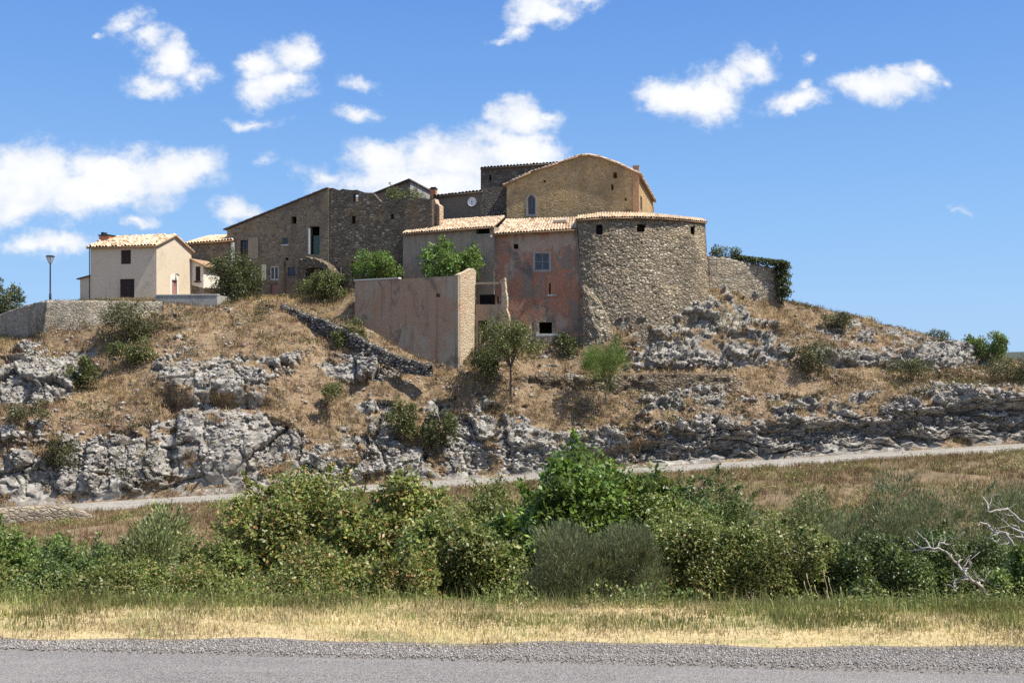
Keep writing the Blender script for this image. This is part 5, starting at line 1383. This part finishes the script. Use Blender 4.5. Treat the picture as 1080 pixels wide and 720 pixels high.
# ------------------------------------------------------------------ bushes between the two roads, nearest last
GB, GW = 'bushes filling the hollow between the two roads', 'grey-green willows in the hollow'
FG = [
 ('green_shrub', 'shrub', 'dusty green shrub on the far side of the hollow behind the olive pair', 640, 752, 520, 26, L_OLIVE, dict(n=24000, size=.085)),
 ('willow_shrub', 'willow', 'low grey-green willow left of the tallest one, in front of the dry bank', 800, 905, 522, 24, L_WILLOW, dict(n=30000, size=.1, asp=.15, mode='willow', spray=.4, group=GW)),
 ('green_shrub', 'shrub', 'small green shrub in the brown grass under the road parapet', 34, 92, 560, 30, L_BRIGHT, dict(n=9000, size=.09)),
 # name, cat, label, x0, x1, top, Y, leaf, kwargs
 ('green_shrub', 'shrub', 'mid green shrub right behind the leafy walnut, under the lower road bank', 690, 800, 500, 34, L_DARK, dict(n=30000, size=.11)),
 ('green_shrub', 'shrub', 'rounded bright green shrub between the grey willow and the walnut, farther back', 790, 890, 516, 29, L_OLIVE, dict(n=30000, size=.09)),
 ('willow_shrub', 'willow', 'tallest grey-green willow with upright wispy shoots, below the dry bank at right', 876, 1010, 496, 25, L_WILLOW, dict(n=45500, size=.12, asp=.14, mode='willow', spray=.4, group=GW)),
 ('willow_shrub', 'willow', 'grey-green willow behind the bare dead branches at the right edge', 985, 1130, 512, 26, L_WILLOW, dict(n=42000, size=.11, asp=.15, mode='willow', spray=.35, group=GW)),
 ('green_shrub', 'shrub', 'pale olive shrub showing just left of the walnut, below the lower road', 440, 560, 508, 29, L_OLIVE, dict(n=32000, size=.09)),
 ('walnut_tree', 'tree', 'leafy bright green walnut rising highest in the middle, over the lower road', 515, 716, 476, 27, L_WALNUT, dict(n=46000, size=.17, asp=.5, mode='round', lobes=30, spray=.3, r0=.07, depth=.7)),
 ('walnut_tree', 'tree', 'second, lower leafy walnut crown at the right shoulder of the tall walnut', 612, 712, 490, 27.5, L_WALNUT, dict(n=26000, size=.16, asp=.5, lobes=24, spray=.3, r0=.06, depth=.8)),
 ('silvery_shrub', 'shrub', 'pale silvery-leaved shrub left of centre, under the road parapet', 92, 222, 540, 27, L_SILVER, dict(n=26250, size=.13, asp=.34, mode='up', spray=.3)),
 ('green_shrub', 'shrub', 'light green leafy shrub at the left edge of the hollow', -46, 66, 548, 25, L_BRIGHT, dict(n=24500, size=.10, mode='round')),
 ('green_shrub', 'shrub', 'low dark green shrub between the left edge shrub and the silvery one', 40, 122, 574, 24, L_DARK, dict(n=15750, size=.09)),
 ('hedge_shrub', 'shrub', 'large rust-flecked hedge shrub, left one of the two tallest left of the walnut', 236, 400, 500, 22, L_MIXED, dict(n=45500, size=.098, asp=.55, lobes=34, spray=.3)),
 ('hedge_shrub', 'shrub', 'broad green hedge shrub with few rust flecks beside the rust-flecked one', 340, 478, 497, 20.5, L_MIXED, dict(n=42000, size=.098, asp=.55, lobes=32, spray=.3)),
 ('green_shrub', 'shrub', 'small green shrub in front of the silvery one and the rust-flecked hedge', 176, 262, 572, 19, L_OLIVE, dict(n=19250, size=.065)),
 ('green_shrub', 'shrub', 'dense rounded shrub with a dark hollow side, right end of the left hedge', 424, 548, 546, 18.5, L_OLIVE, dict(n=33250, size=.07, asp=.55, lobes=28)),
 ('willow_shrub', 'willow', 'dark grey-green willow in front of the walnut', 545, 688, 553, 18, L_WILLOW, dict(n=47250, size=.09, asp=.13, mode='willow', spray=.4, group=GW)),
 ('green_shrub', 'shrub', 'olive green shrub between the front willow and the tall right willow, left half', 676, 792, 546, 19, L_OLIVE, dict(n=33250, size=.065, asp=.5)),
 ('green_shrub', 'shrub', 'dark olive shrub with yellowing leaf tips left of the tall right willow', 770, 886, 552, 18.5, L_OLIVE, dict(n=33250, size=.06, asp=.5)),
 ('green_shrub', 'shrub', 'dark shrub under the tallest willow at right', 866, 972, 566, 18, L_DARK, dict(n=29750, size=.06)),
 ('green_shrub', 'shrub', 'shadowy dark green shrub behind the lower dead branch', 950, 1075, 560, 18.5, L_DARK, dict(n=29750, size=.06)),
 ('green_shrub', 'shrub', 'bright light green bush at the bottom right edge behind the dead branches', 1052, 1120, 580, 15.5, L_BRIGHT, dict(n=14000, size=.07)),
 ('green_shrub', 'shrub', 'bushy green shrub near the verge at far left', -60, 50, 590, 17, L_OLIVE, dict(n=21000, size=.06)),
 ('green_shrub', 'shrub', 'dark little shrub near the verge right of the far left bush', 14, 88, 596, 16.4, L_DARK, dict(n=15750, size=.055)),
 ('green_shrub', 'shrub', 'low green shrub near the verge in front of the silvery shrub', 84, 178, 592, 16.4, L_OLIVE, dict(n=19250, size=.055)),
 ('green_shrub', 'shrub', 'low tangled green shrub near the verge below the rust-flecked hedge', 168, 282, 596, 16.2, L_MIXED, dict(n=21000, size=.055)),
 ('hedge_shrub', 'shrub', 'brown-tinged tangled hedge shrub near the verge at centre left', 262, 392, 574, 17, L_MIXED, dict(n=29750, size=.06)),
 ('hedge_shrub', 'shrub', 'green tangled hedge shrub with dark gaps near the verge, left of the hollow one', 372, 462, 584, 16.6, L_MIXED, dict(n=22750, size=.06)),
]
for nm, ct, lb, x0, x1, top, Y, lf, kw in FG:
    m_ = (x1 - x0) * .07; x0, x1, top = x0 - m_, x1 + m_, top - 3
    if Y < 19.2: Y -= 1.2 if Y > 16.8 else .8
    kw = dict(kw); g = kw.pop('group', GB if ct == 'shrub' else None)
    shrub(nm, ct, lb, x0, x1, top, Y, lf, None, group=g, **kw)
# outside the frame, for views from a step aside
for nm, x0, x1, top, Y, lf in (('green_shrub', -220, -60, 540, 22, L_OLIVE), ('green_shrub', -380, -210, 545, 21, L_MIXED), ('green_shrub', 1120, 1260, 530, 22, L_OLIVE), ('green_shrub', 1250, 1420, 540, 21, L_DARK)):
    shrub(nm, 'shrub', 'green bush standing outside the picture beside the hollow', x0, x1, top, Y, lf, None, group='bushes beyond the picture edge', n=9000, size=.09)


# ------------------------------------------------------------------ shrubs and trees on the hill
def hill_shrub(name, cat, label, x0, x1, top, bot, leaf, n=2200, size=.22, asp=.5, Y=None, mode='round', trunk=0, group=None, lobes=16, depth=.9, r0=.06, spray=.25, **kw):
    cx = (x0 + x1) / 2
    p = hill_point(cx, bot) if Y is None else P(cx, bot, Y)
    return shrub(name, cat, label, x0, x1, top, p.y, leaf, None, group=group, n=n, size=size, asp=asp, mode=mode, lobes=lobes, depth=depth, base=p.z, r0=r0, stems=9, trunk=trunk, spray=spray, sink=.25, **kw)


GH = 'shrubs growing on the rocky slope'
HS = [
 ('evergreen_tree', 'tree', 'dark green tree peeping over the left retaining wall at the photo edge', -30, 22, 293, 352, L_HDARK, dict(n=11200, size=.3, Y=118, lobes=20)),
 ('dark_tree', 'tree', 'dark round bushy tree between the cream house and the farmhouse', 214, 278, 262, 320, L_HDARK, dict(n=14400, size=.20, Y=98.5, lobes=26)),
 ('slope_shrub', 'shrub', 'large olive-brown shrub hanging at the retaining wall below the cream house', 104, 200, 316, 372, L_SCRUB, dict(n=14400, size=.16, Y=90.2, lobes=30, depth=.35, group=GH)),
 ('slope_shrub', 'shrub', 'bright dark-green shrub in the gully under the left retaining wall', 70, 104, 374, 412, L_HOLIVE, dict(n=4160, size=.2, group=GH)),
 ('slope_shrub', 'shrub', 'green shrub low in front of the big olive-brown one', 116, 164, 354, 386, L_HOLIVE, dict(n=4800, size=.18, group=GH)),
 ('slope_shrub', 'shrub', 'flat dark heather-like shrub on the lower left rocks', 8, 62, 420, 442, L_SCRUB, dict(n=4160, size=.14, group=GH)),
 ('slope_shrub', 'shrub', 'dark olive shrub on the cliff edge below the straw-coloured gully', 46, 86, 458, 494, L_SCRUB, dict(n=4160, size=.15, group=GH)),
 ('slope_shrub', 'shrub', 'leafy green shrub beside the crumbling vault', 318, 372, 284, 322, L_HOLIVE, dict(n=8000, size=.2, Y=97, group=GH)),
 ('slope_shrub', 'shrub', 'bright green shrub above the left end of the annex wall', 372, 424, 264, 300, L_FIG, dict(n=7360, size=.22, Y=97.2, group=GH)),
 ('fig_tree', 'tree', 'bright green fig tree spreading over the top of the roofless annex', 443, 506, 251, 300, L_FIG, dict(n=5600, size=.26, asp=.7, Y=94.2, lobes=22)),
 ('slope_shrub', 'shrub', 'dark bush at the left foot of the annex beside the dry stone wall', 352, 388, 335, 366, L_HOLIVE, dict(n=4480, size=.18, Y=90.4, group=GH)),
 ('roof_shrub', 'shrub', 'olive ivy-like bush growing on the broken ruin top below the grey gable', 401, 450, 196, 226, L_HOLIVE, dict(n=5120, size=.18, Y=106.5, group=GH)),
 ('annex_tree', 'tree', 'round green tree with a thin dark trunk in front of the annex end wall', 502, 575, 333, 409, L_HOLIVE, dict(n=12500, size=.17, Y=86.2, trunk=.32, lobes=26, r0=.10)),
 ('slope_shrub', 'shrub', 'low dark bush at the foot of the tree by the annex', 494, 530, 366, 398, L_HDARK, dict(n=3840, size=.18, Y=87.6, group=GH)),
 ('feathery_tree', 'tree', 'pale feathery light green young tree below the bastion buttress', 612, 664, 358, 418, L_BRIGHT, dict(n=11200, size=.20, asp=.2, mode='willow', Y=86.6, trunk=.22, lobes=22, r0=.06)),
 ('slope_shrub', 'shrub', 'dark bush in the shade at the foot of the red house', 583, 616, 350, 378, L_HDARK, dict(n=3840, size=.18, Y=93.4, group=GH)),
 ('slender_tree', 'tree', 'small slender pine-like sapling on the straw-coloured slope left of centre', 330, 362, 400, 446, L_HOLIVE, dict(n=2080, size=.16, trunk=.4, lobes=9, r0=.05)),
 ('slope_shrub', 'shrub', 'green shrub on the cliff top left of the dark gully', 404, 440, 418, 464, L_HOLIVE, dict(n=5760, size=.17, group=GH)),
 ('slope_shrub', 'shrub', 'dark green shrub leaning into the dark gully above the lower road', 444, 482, 432, 474, L_HDARK, dict(n=5760, size=.17, group=GH)),
 ('slope_shrub', 'shrub', 'brown-green thicket on the ledge right of the bastion rock', 832, 880, 356, 396, L_SCRUB, dict(n=5760, size=.16, group=GH)),
 ('slope_shrub', 'shrub', 'small dark bush on the right skyline', 868, 898, 328, 350, L_SCRUB, dict(n=2880, size=.16, group=GH)),
 ('slope_shrub', 'shrub', 'low dark bush under the ledge at right', 930, 985, 376, 398, L_SCRUB, dict(n=3840, size=.16, group=GH)),
 ('slope_shrub', 'shrub', 'small bluish bush on the skyline left of the bright one', 974, 1004, 346, 364, L_HDARK, dict(n=2080, size=.15, group=GH)),
 ('round_bush', 'shrub', 'bright yellow-green rounded bush on the skyline near the right edge', 1018, 1064, 349, 382, L_BRIGHT, dict(n=8320, size=.2, Y=101, lobes=20)),
 ('slope_shrub', 'shrub', 'brownish scrub bush at the right edge below the skyline', 1040, 1096, 374, 404, L_SCRUB, dict(n=4800, size=.16, group=GH)),
 ('wall_shrub', 'shrub', 'dark bush standing on the garden wall beside the bastion', 746, 780, 258, 284, L_HDARK, dict(n=4160, size=.17, Y=100.5)),
]
for nm, ct, lb, x0, x1, top, bot, lf, kw in HS:
    hill_shrub(nm, ct, lb, x0, x1, top, bot, lf, **kw)

# ivy: a thick mat over the garden wall top, hanging down its right end
ivo = P(815, 300, 100.2); r = np.random.default_rng(31); L = []
for px_ in np.arange(776, 829, 4.0):
    p = P(px_, 277 - 6.5 * (1 - (px_ - 776) / 53) + 2, 99.8) - ivo; L.append((p.x, p.y, p.z, .42, .55, .34))
for k in range(9):
    p = P(822 + (k % 2) * 4 + k * .25, 279 + k * 4.3, 100.1) - ivo; L.append((p.x, p.y, p.z, .72, .7, .45))
ivy = tag(empty('ivy', ivo), 'dark green ivy draped over the top and right end of the garden wall', 'ivy')
link('foliage', foliage('foliage', r, L, 8500, .17, .75, L_HDARK, 'round', .5, .2, -9), ivy)
bm = bmesh.new()
for k in range(3): add_tube(bm, [P(826 - k * 2, 322, 100.3) - ivo, P(825 - k, 300, 100.4) - ivo, P(815 - 10 * k, 277, 100.2) - ivo], [.05, .04, .02], 5)
bm_obj('stems', bm, M_BARK, ivy)

# ------------------------------------------------------------------ dead trees at the right
def dead_tree(label, lines, Y, r0):
    o = P(*lines[0][0][:2], Y); bm = bmesh.new(); r = random.Random(4)
    for k, ln_ in enumerate(lines):
        dy = 0 if k == 0 else r.uniform(-.25, .25)
        q = []
        for i, pt in enumerate(ln_): q.append(P(pt[0], pt[1], Y + .35 * math.sin(i * 1.3) * .5 + dy * (i / max(1, len(ln_) - 1))) - o)
        n = len(q); rr = r0 if k == 0 else r0 * .5
        # small kinks make the branches gnarled
        pts_, rad = [], []
        for i in range(n - 1):
            for s_ in range(3):
                t_ = s_ / 3; w_ = (i + t_) / (n - 1)
                pts_.append(q[i].lerp(q[i + 1], t_) + Vector((r.uniform(-.012, .012), r.uniform(-.02, .02), r.uniform(-.012, .012)))); rad.append(rr * (1 - .72 * w_) + .004)
        pts_.append(q[-1]); rad.append(.004); add_tube(bm, pts_, rad, 6)
        for i in range(2, len(pts_) - 1, 2):
            if r.random() < .9:
                a = pts_[i]; e = a + Vector((r.uniform(-.24, .2), r.uniform(-.2, .2), r.uniform(-.06, .22)))
                add_tube(bm, [a.lerp(e, .5), a.lerp(e, .5) + Vector((r.uniform(-.12, .08), r.uniform(-.08, .08), r.uniform(-.05, .12)))], [.003, .0015], 4)
                add_tube(bm, [a, a.lerp(e, .5) + Vector((0, 0, r.uniform(-.04, .04))), e], [rad[i] * .5, rad[i] * .35 + .001, .002], 4)
    t = tag(bm_obj('dead_tree', bm, M_DEAD, None, True), label, 'dead tree', 'bare bleached dead trees'); t.location = o
    return t


M_DEAD = plain('bleached_wood', (.42, .39, .35), .9, .2, 10, 0, .4)
dead_tree('bleached dead branch, the lower one, reaching out to the left above the verge', [
    [(1062, 632), (1050, 624), (1039, 624), (1032.5, 616), (1022.5, 611), (1017.5, 602.5), (1009, 594), (1001, 584), (994, 579), (981, 577.5), (960, 580)],
    [(1017.5, 602.5), (1022, 598), (1025.5, 596), (1021, 588), (1024, 585)], [(1022.5, 611), (1009, 611), (1006, 616), (1010, 620), (1004, 622)],
    [(1032.5, 616), (1033, 611), (1044, 614), (1055, 617)], [(981, 577.5), (977, 570), (974, 567)], [(989, 577), (991, 572), (1003, 574), (1005, 567)], [(1009, 594), (1013, 588), (1011, 584)], [(1039, 624), (1052, 633), (1060, 640)]], 14.6, .024)
dead_tree('bleached dead tree, the upper one, leaning in from the right edge', [
    [(1118, 640), (1096, 604), (1080, 587), (1069, 575), (1060, 562), (1050, 561), (1040, 552), (1032.5, 550)], [(1080, 587), (1072, 586), (1066, 575)], [(1090, 570), (1078, 566), (1064, 563)],
    [(1090, 556), (1076, 548), (1062, 536), (1050, 538), (1043, 540), (1042, 531), (1035, 522)], [(1080, 562), (1066, 556), (1058, 548), (1060, 536)], [(1100, 600), (1084, 580), (1074, 556), (1066, 552)], [(1064, 563), (1052, 572), (1046, 570)]], 15.2, .027)

# ------------------------------------------------------------------ grasses and ground cover
def blades(name, x, y, z, h, wd, mat, lean=.35, seed=0, tip=True):
    """grass blades: narrow two-segment strips bent over by the wind"""
    r = np.random.default_rng(seed); n = len(x)
    a = r.random(n) * 6.283; ca, sa = np.cos(a), np.sin(a)
    le = lean * h * (r.random(n) ** 1.3); b = r.random(n) * 6.283
    ox, oy = np.cos(b) * le, np.sin(b) * le
    w2 = wd * .5
    base = np.stack([x, y, z], 1)
    V = np.empty((n, 5, 3))
    side = np.stack([ca * w2, sa * w2, 0 * w2], 1)
    mid = base + np.stack([ox * .3, oy * .3, h * .6], 1)
    V[:, 0] = base - side; V[:, 1] = base + side; V[:, 2] = mid - side * .8; V[:, 3] = mid + side * .8
    V[:, 4] = base + np.stack([ox, oy, h * (1 - .25 * (le / (h + 1e-6)) ** 2)], 1)
    k = (np.arange(n) * 5)[:, None]
    q = np.concatenate([k + 0, k + 1, k + 3, k + 2], 1); t = np.concatenate([k + 2, k + 3, k + 4], 1)
    idx = np.concatenate([q, t], 1).ravel(); tot = np.tile([4, 3], n)
    return np_mesh(name, V.reshape(-1, 3), idx, tot, mat)


GR_DRY = leaf_mat('dry_grass_blade', [(0, (.36, .265, .13)), (.4, (.58, .46, .25)), (.8, (.70, .59, .36)), (1, (.76, .67, .47))], .3, .8, .15)
GR_GREEN = leaf_mat('green_grass_blade', [(0, (.11, .14, .035)), (.45, (.20, .225, .07)), (.75, (.32, .31, .13)), (1, (.52, .43, .22))], .3, .7, .2)
GR_HILL = leaf_mat('hill_grass_blade', [(0, (.14, .095, .06)), (.35, (.26, .175, .10)), (.7, (.37, .265, .15)), (.9, (.45, .35, .21)), (1, (.27, .26, .13))], .25, .9, .1)
GR_STRAW = leaf_mat('straw_blade', [(0, (.36, .24, .11)), (.5, (.52, .37, .18)), (1, (.62, .48, .27))], .25, .9, .1)
GR_RUST = leaf_mat('rusty_scrub_blade', [(0, (.10, .06, .045)), (.5, (.19, .115, .075)), (1, (.27, .17, .11))], .15, .9, .1)

n = 150000
x = rng.uniform(-15, 15, n); g0 = gravel_edge(x); yb = 11.95 - .03 * x
tt = rng.random(n); y = g0 - .09 * rng.random(n) ** 2 + .01 + tt * (yb - g0)
gn = fbm(np.stack([x * .55, y * 1.3, x * 0], 1), 4, 61)
green = (gn + .42 * (tt - .42) + .13 * sstep(-1, 3, x) * (1 - sstep(3.2, 4.2, x)) * sstep(.25, .6, tt) + .07 * rng.normal(size=n)) > .655
dens = .45 + .55 * sstep(0, .10, tt + .25 * (gn - .5))
dens = dens * (.35 + .65 * sstep(.34, .52, fbm(np.stack([x * 1.6, y * 3.2, x * 0 + 7], 1), 4, 63)))
keep = rng.random(n) < dens
hh = (.035 + .04 * tt + .06 * rng.random(n) ** 2.5) * (.4 + 1.1 * gn) * np.where(green, 1.1, 1.0)
hh *= .7 + .3 * sstep(0, .15, tt)
zz = ground_z(x, y) - .01
for nm, m_, sel, ln_, sd_ in (('dry_grass', GR_DRY, keep & ~green, .55, 1), ('green_grass', GR_GREEN, keep & green, .45, 2)):
    tag(link(nm, blades(nm, x[sel], y[sel], zz[sel], hh[sel], np.full(sel.sum(), .009) * (.7 + .6 * rng.random(sel.sum())), m_, ln_, sd_)), kind='stuff')

# leafy undergrowth where the verge drops into the hollow
n = 60000
x = rng.uniform(-16, 16, n); y = 11.45 - .03 * x + rng.random(n) ** 1.4 * 2.4
cl = fbm(np.stack([x * .9, y * .9, x * 0], 1), 4, 91)
keep = rng.random(n) < sstep(.38, .6, cl); x, y, cl = x[keep], y[keep], cl[keep]; n = len(x)
z = ground_z(x, y) + rng.random(n) ** 1.3 * (.06 + .30 * sstep(.45, .75, cl))
d = rand_dirs(rng, n) + np.array([0, 0, .5])
sz = .02 + .035 * rng.random(n)
tag(link('undergrowth', leaf_quads('undergrowth', np.stack([x, y, z], 1), d, rand_dirs(rng, n) + np.array([0, 0, .7]), sz, sz * .5, L_OLIVE)), kind='stuff')
n = 20000
x = rng.uniform(-16, 16, n); y = 11.4 - .03 * x + rng.random(n) ** 1.5 * 2.0
tag(link('tall_grass', blades('tall_grass', x, y, ground_z(x, y) - .02, .08 + .24 * rng.random(n) ** 3, np.full(n, .008), GR_GREEN, .5, 8)), kind='stuff')


def weed(label, px, base_py, top_py, Y, n, mat, size, group='leafy weeds on the verge'):
    r = np.random.default_rng(int(VR.integers(1 << 30))); x = (px - CX) / F0 * Y; z0 = gz1(x, Y); H_ = CH - (top_py - HY) / F0 * Y - z0
    root = tag(empty('weed', (x, Y, z0)), label, 'weed', group); bm = bmesh.new(); pp, dd_ = [], []
    for k in range(6):
        e = Vector((r.normal() * .16, r.normal() * .12, H_ * r.uniform(.55, 1))); add_tube(bm, [(0, 0, -.05), e * .5 + Vector((r.normal() * .03, 0, .03)), e], [.008, .006, .003], 5)
        for t_ in np.linspace(.25, 1, 14):
            for j in range(int(n / 84) + 1): pp.append(np.array(e) * t_ + r.normal(size=3) * .03); dd_.append(r.normal(size=3) + np.array([0, 0, .2]))
    bm_obj('stems', bm, M_BARK, root); pp, dd_ = np.array(pp), np.array(dd_); s_ = size * (.6 + .8 * r.random(len(pp)))
    link('foliage', leaf_quads('foliage', pp, dd_, rand_dirs(r, len(pp)) + np.array([0, 0, .8]), s_, s_ * .6, mat), root)


weed('tall light green leafy weed standing out before the dark willow', 676, 650, 610, 12.9, 260, L_BRIGHT, .06)
weed('spreading light green weed right of the tall leafy one', 722, 650, 618, 13.2, 320, L_BRIGHT, .06)
weed('reddish tipped weed left of the dark olive shrub', 748, 645, 604, 13.4, 220, L_MIXED, .05)
weed('small pale green weed on the left verge', 60, 660, 638, 11.6, 160, L_SILVER, .03)


def stalks(labels, spots, Y, lean, seed, group=None):
    r = random.Random(seed)
    for (px_, top_), lb_ in zip(spots, labels):
        x = (px_ - CX) / F0 * Y; yy = Y + r.uniform(-.15, .15); z0 = gz1(x, yy); H_ = CH - (top_ - HY) / F0 * yy - z0
        bm = bmesh.new(); b_ = Vector((0, 0, -.03)); e = Vector((lean * H_ * r.uniform(.7, 1.2), 0, H_)); m = b_.lerp(e, .5) + Vector((-lean * .08, 0, .02)); k = b_.lerp(e, .82)
        rings = [b_, m, k, b_.lerp(e, .84), b_.lerp(e, .9), b_.lerp(e, .97), e]
        add_tube(bm, rings, [.005, .004, .003, .006, .008, .006, .002], 5)
        t = tag(bm_obj('grass_stalk', bm, M_STRAW), lb_, 'grass stalk', group); t.location = (x, yy, z0)


M_STRAW = plain('straw', (.52, .44, .26), .9, .2, 10)
stalks(['single long pale grass stalk leaning left before the dark willow'], [(660, 616)], 12.0, -.45, 1)
stalks(['seed-headed pale grass stalk in the cluster on the verge right of centre'] * 8, [(862, 604), (870, 600), (856, 612), (880, 608), (848, 628), (890, 618), (874, 622), (866, 616)], 11.9, -.18, 2, 'cluster of seed-headed grass stalks')

# dry grass and scrub over the slope
cand = np.nonzero((scol > -80) & (scol < 1160) & (k2 > 1.05) & (k2 < 6.6))[0]
gnoise = fbm(pts[cand] * .45, 4, 131)
wgt = (1 - rock[cand]) ** 1.3 * (.15 + sstep(.38, .6, gnoise))
area = np.linalg.norm(np.cross(G1.reshape(-1, 3)[cand], G2.reshape(-1, 3)[cand]), axis=1); wgt = wgt * area


def tufts(name, n, wgt, mat, hmin, hmax, per, seed, wd=.035, lean=.7, spread=.16):
    r = np.random.default_rng(seed); pk = r.choice(cand, n, p=wgt / wgt.sum())
    p = np.repeat(pts_d[pk], per, 0) + np.concatenate([r.normal(0, spread, (n * per, 2)), np.zeros((n * per, 1)) - .04], 1)
    h = np.repeat(hmin + (hmax - hmin) * r.random(n) ** 1.8, per) * (.6 + .5 * r.random(n * per))
    tag(link(name, blades(name, p[:, 0], p[:, 1], p[:, 2], h, np.full(n * per, wd), mat, lean, seed)), kind='stuff')


tufts('slope_grass', 17000, wgt, GR_HILL, .14, .6, 9, 1)
ws_ = (1 - .8 * rock[cand]) * area * sstep(.5, .62, fbm(pts[cand] * .33 + 19, 4, 141))
tufts('straw_tufts', 6500, ws_, GR_STRAW, .12, .55, 11, 12, .03, .8, .2)
w2_ = (1 - .75 * rock[cand]) * area * sstep(.45, .62, fbm(pts[cand] * .7 + 9, 4, 151))
tufts('slope_scrub', 11000, w2_, GR_RUST, .12, .5, 10, 2, .04, .9, .2)
w3_ = (1 - .6 * rock[cand]) * area * sstep(.55, .68, fbm(pts[cand] * .5 + 29, 4, 171))
r = np.random.default_rng(9); pk = r.choice(cand, 2600, p=w3_ / w3_.sum()); m_ = 16
p = np.repeat(pts_d[pk], m_, 0) + r.normal(size=(2600 * m_, 3)) * np.array([.22, .22, .14]) + np.array([0, 0, .1]); d = rand_dirs(r, len(p)) + np.array([0, 0, .6]); s_ = .12 + .12 * r.random(len(p))
tag(link('low_scrub', leaf_quads('low_scrub', p, d, rand_dirs(r, len(p)), s_, s_ * .5, L_SCRUB)), kind='stuff')
# bank between the bushes and the lower road
n = 34000; x = rng.uniform(-60, 60, n); y = low_out(x) - .5 - rng.random(n) ** 1.2 * 34
gn = fbm(np.stack([x * .4, y * .4, x * 0], 1), 4, 191); kp = rng.random(n) < .25 + .75 * sstep(.38, .55, gn); x, y = x[kp], y[kp]; n = len(x)
xx = np.repeat(x, 8) + rng.normal(0, .18, n * 8); yy = np.repeat(y, 8) + rng.normal(0, .18, n * 8)
tag(link('bank_grass', blades('bank_grass', xx, yy, ground_z(xx, yy) - .05, .15 + .35 * rng.random(n * 8), np.full(n * 8, .03), GR_HILL, .7, 5)), kind='stuff')
n = 6000; x = rng.uniform(-60, 60, n); y = low_out(x) - .5 - rng.random(n) * 34
gn = fbm(np.stack([x * .3, y * .3, x * 0], 1), 4, 211); kp = rng.random(n) < sstep(.44, .58, gn); x, y = x[kp], y[kp]; n = len(x); m_ = 26
p = np.repeat(np.stack([x, y, ground_z(x, y)], 1), m_, 0) + rng.normal(size=(n * m_, 3)) * np.array([.3, .3, .18]) + np.array([0, 0, .15]); s_ = .08 + .1 * rng.random(len(p))
tag(link('bank_scrub', leaf_quads('bank_scrub', p, rand_dirs(rng, len(p)) + np.array([0, 0, .5]), rand_dirs(rng, len(p)), s_, s_ * .5, L_OLIVE)), kind='stuff')

n = 5000; x = rng.uniform(-60, 60, n); y = low_out(x) - .6 - rng.random(n) * 30
gn = fbm(np.stack([x * .35, y * .35, x * 0 + 4], 1), 4, 231); kp = rng.random(n) < sstep(.46, .6, gn); x, y = x[kp], y[kp]; n = len(x); m_ = 14
xx = np.repeat(x, m_) + rng.normal(0, .2, n * m_); yy = np.repeat(y, m_) + rng.normal(0, .2, n * m_)
tag(link('bank_brush', blades('bank_brush', xx, yy, ground_z(xx, yy) - .05, .2 + .4 * rng.random(n * m_), np.full(n * m_, .035), GR_RUST, .9, 15)), kind='stuff')
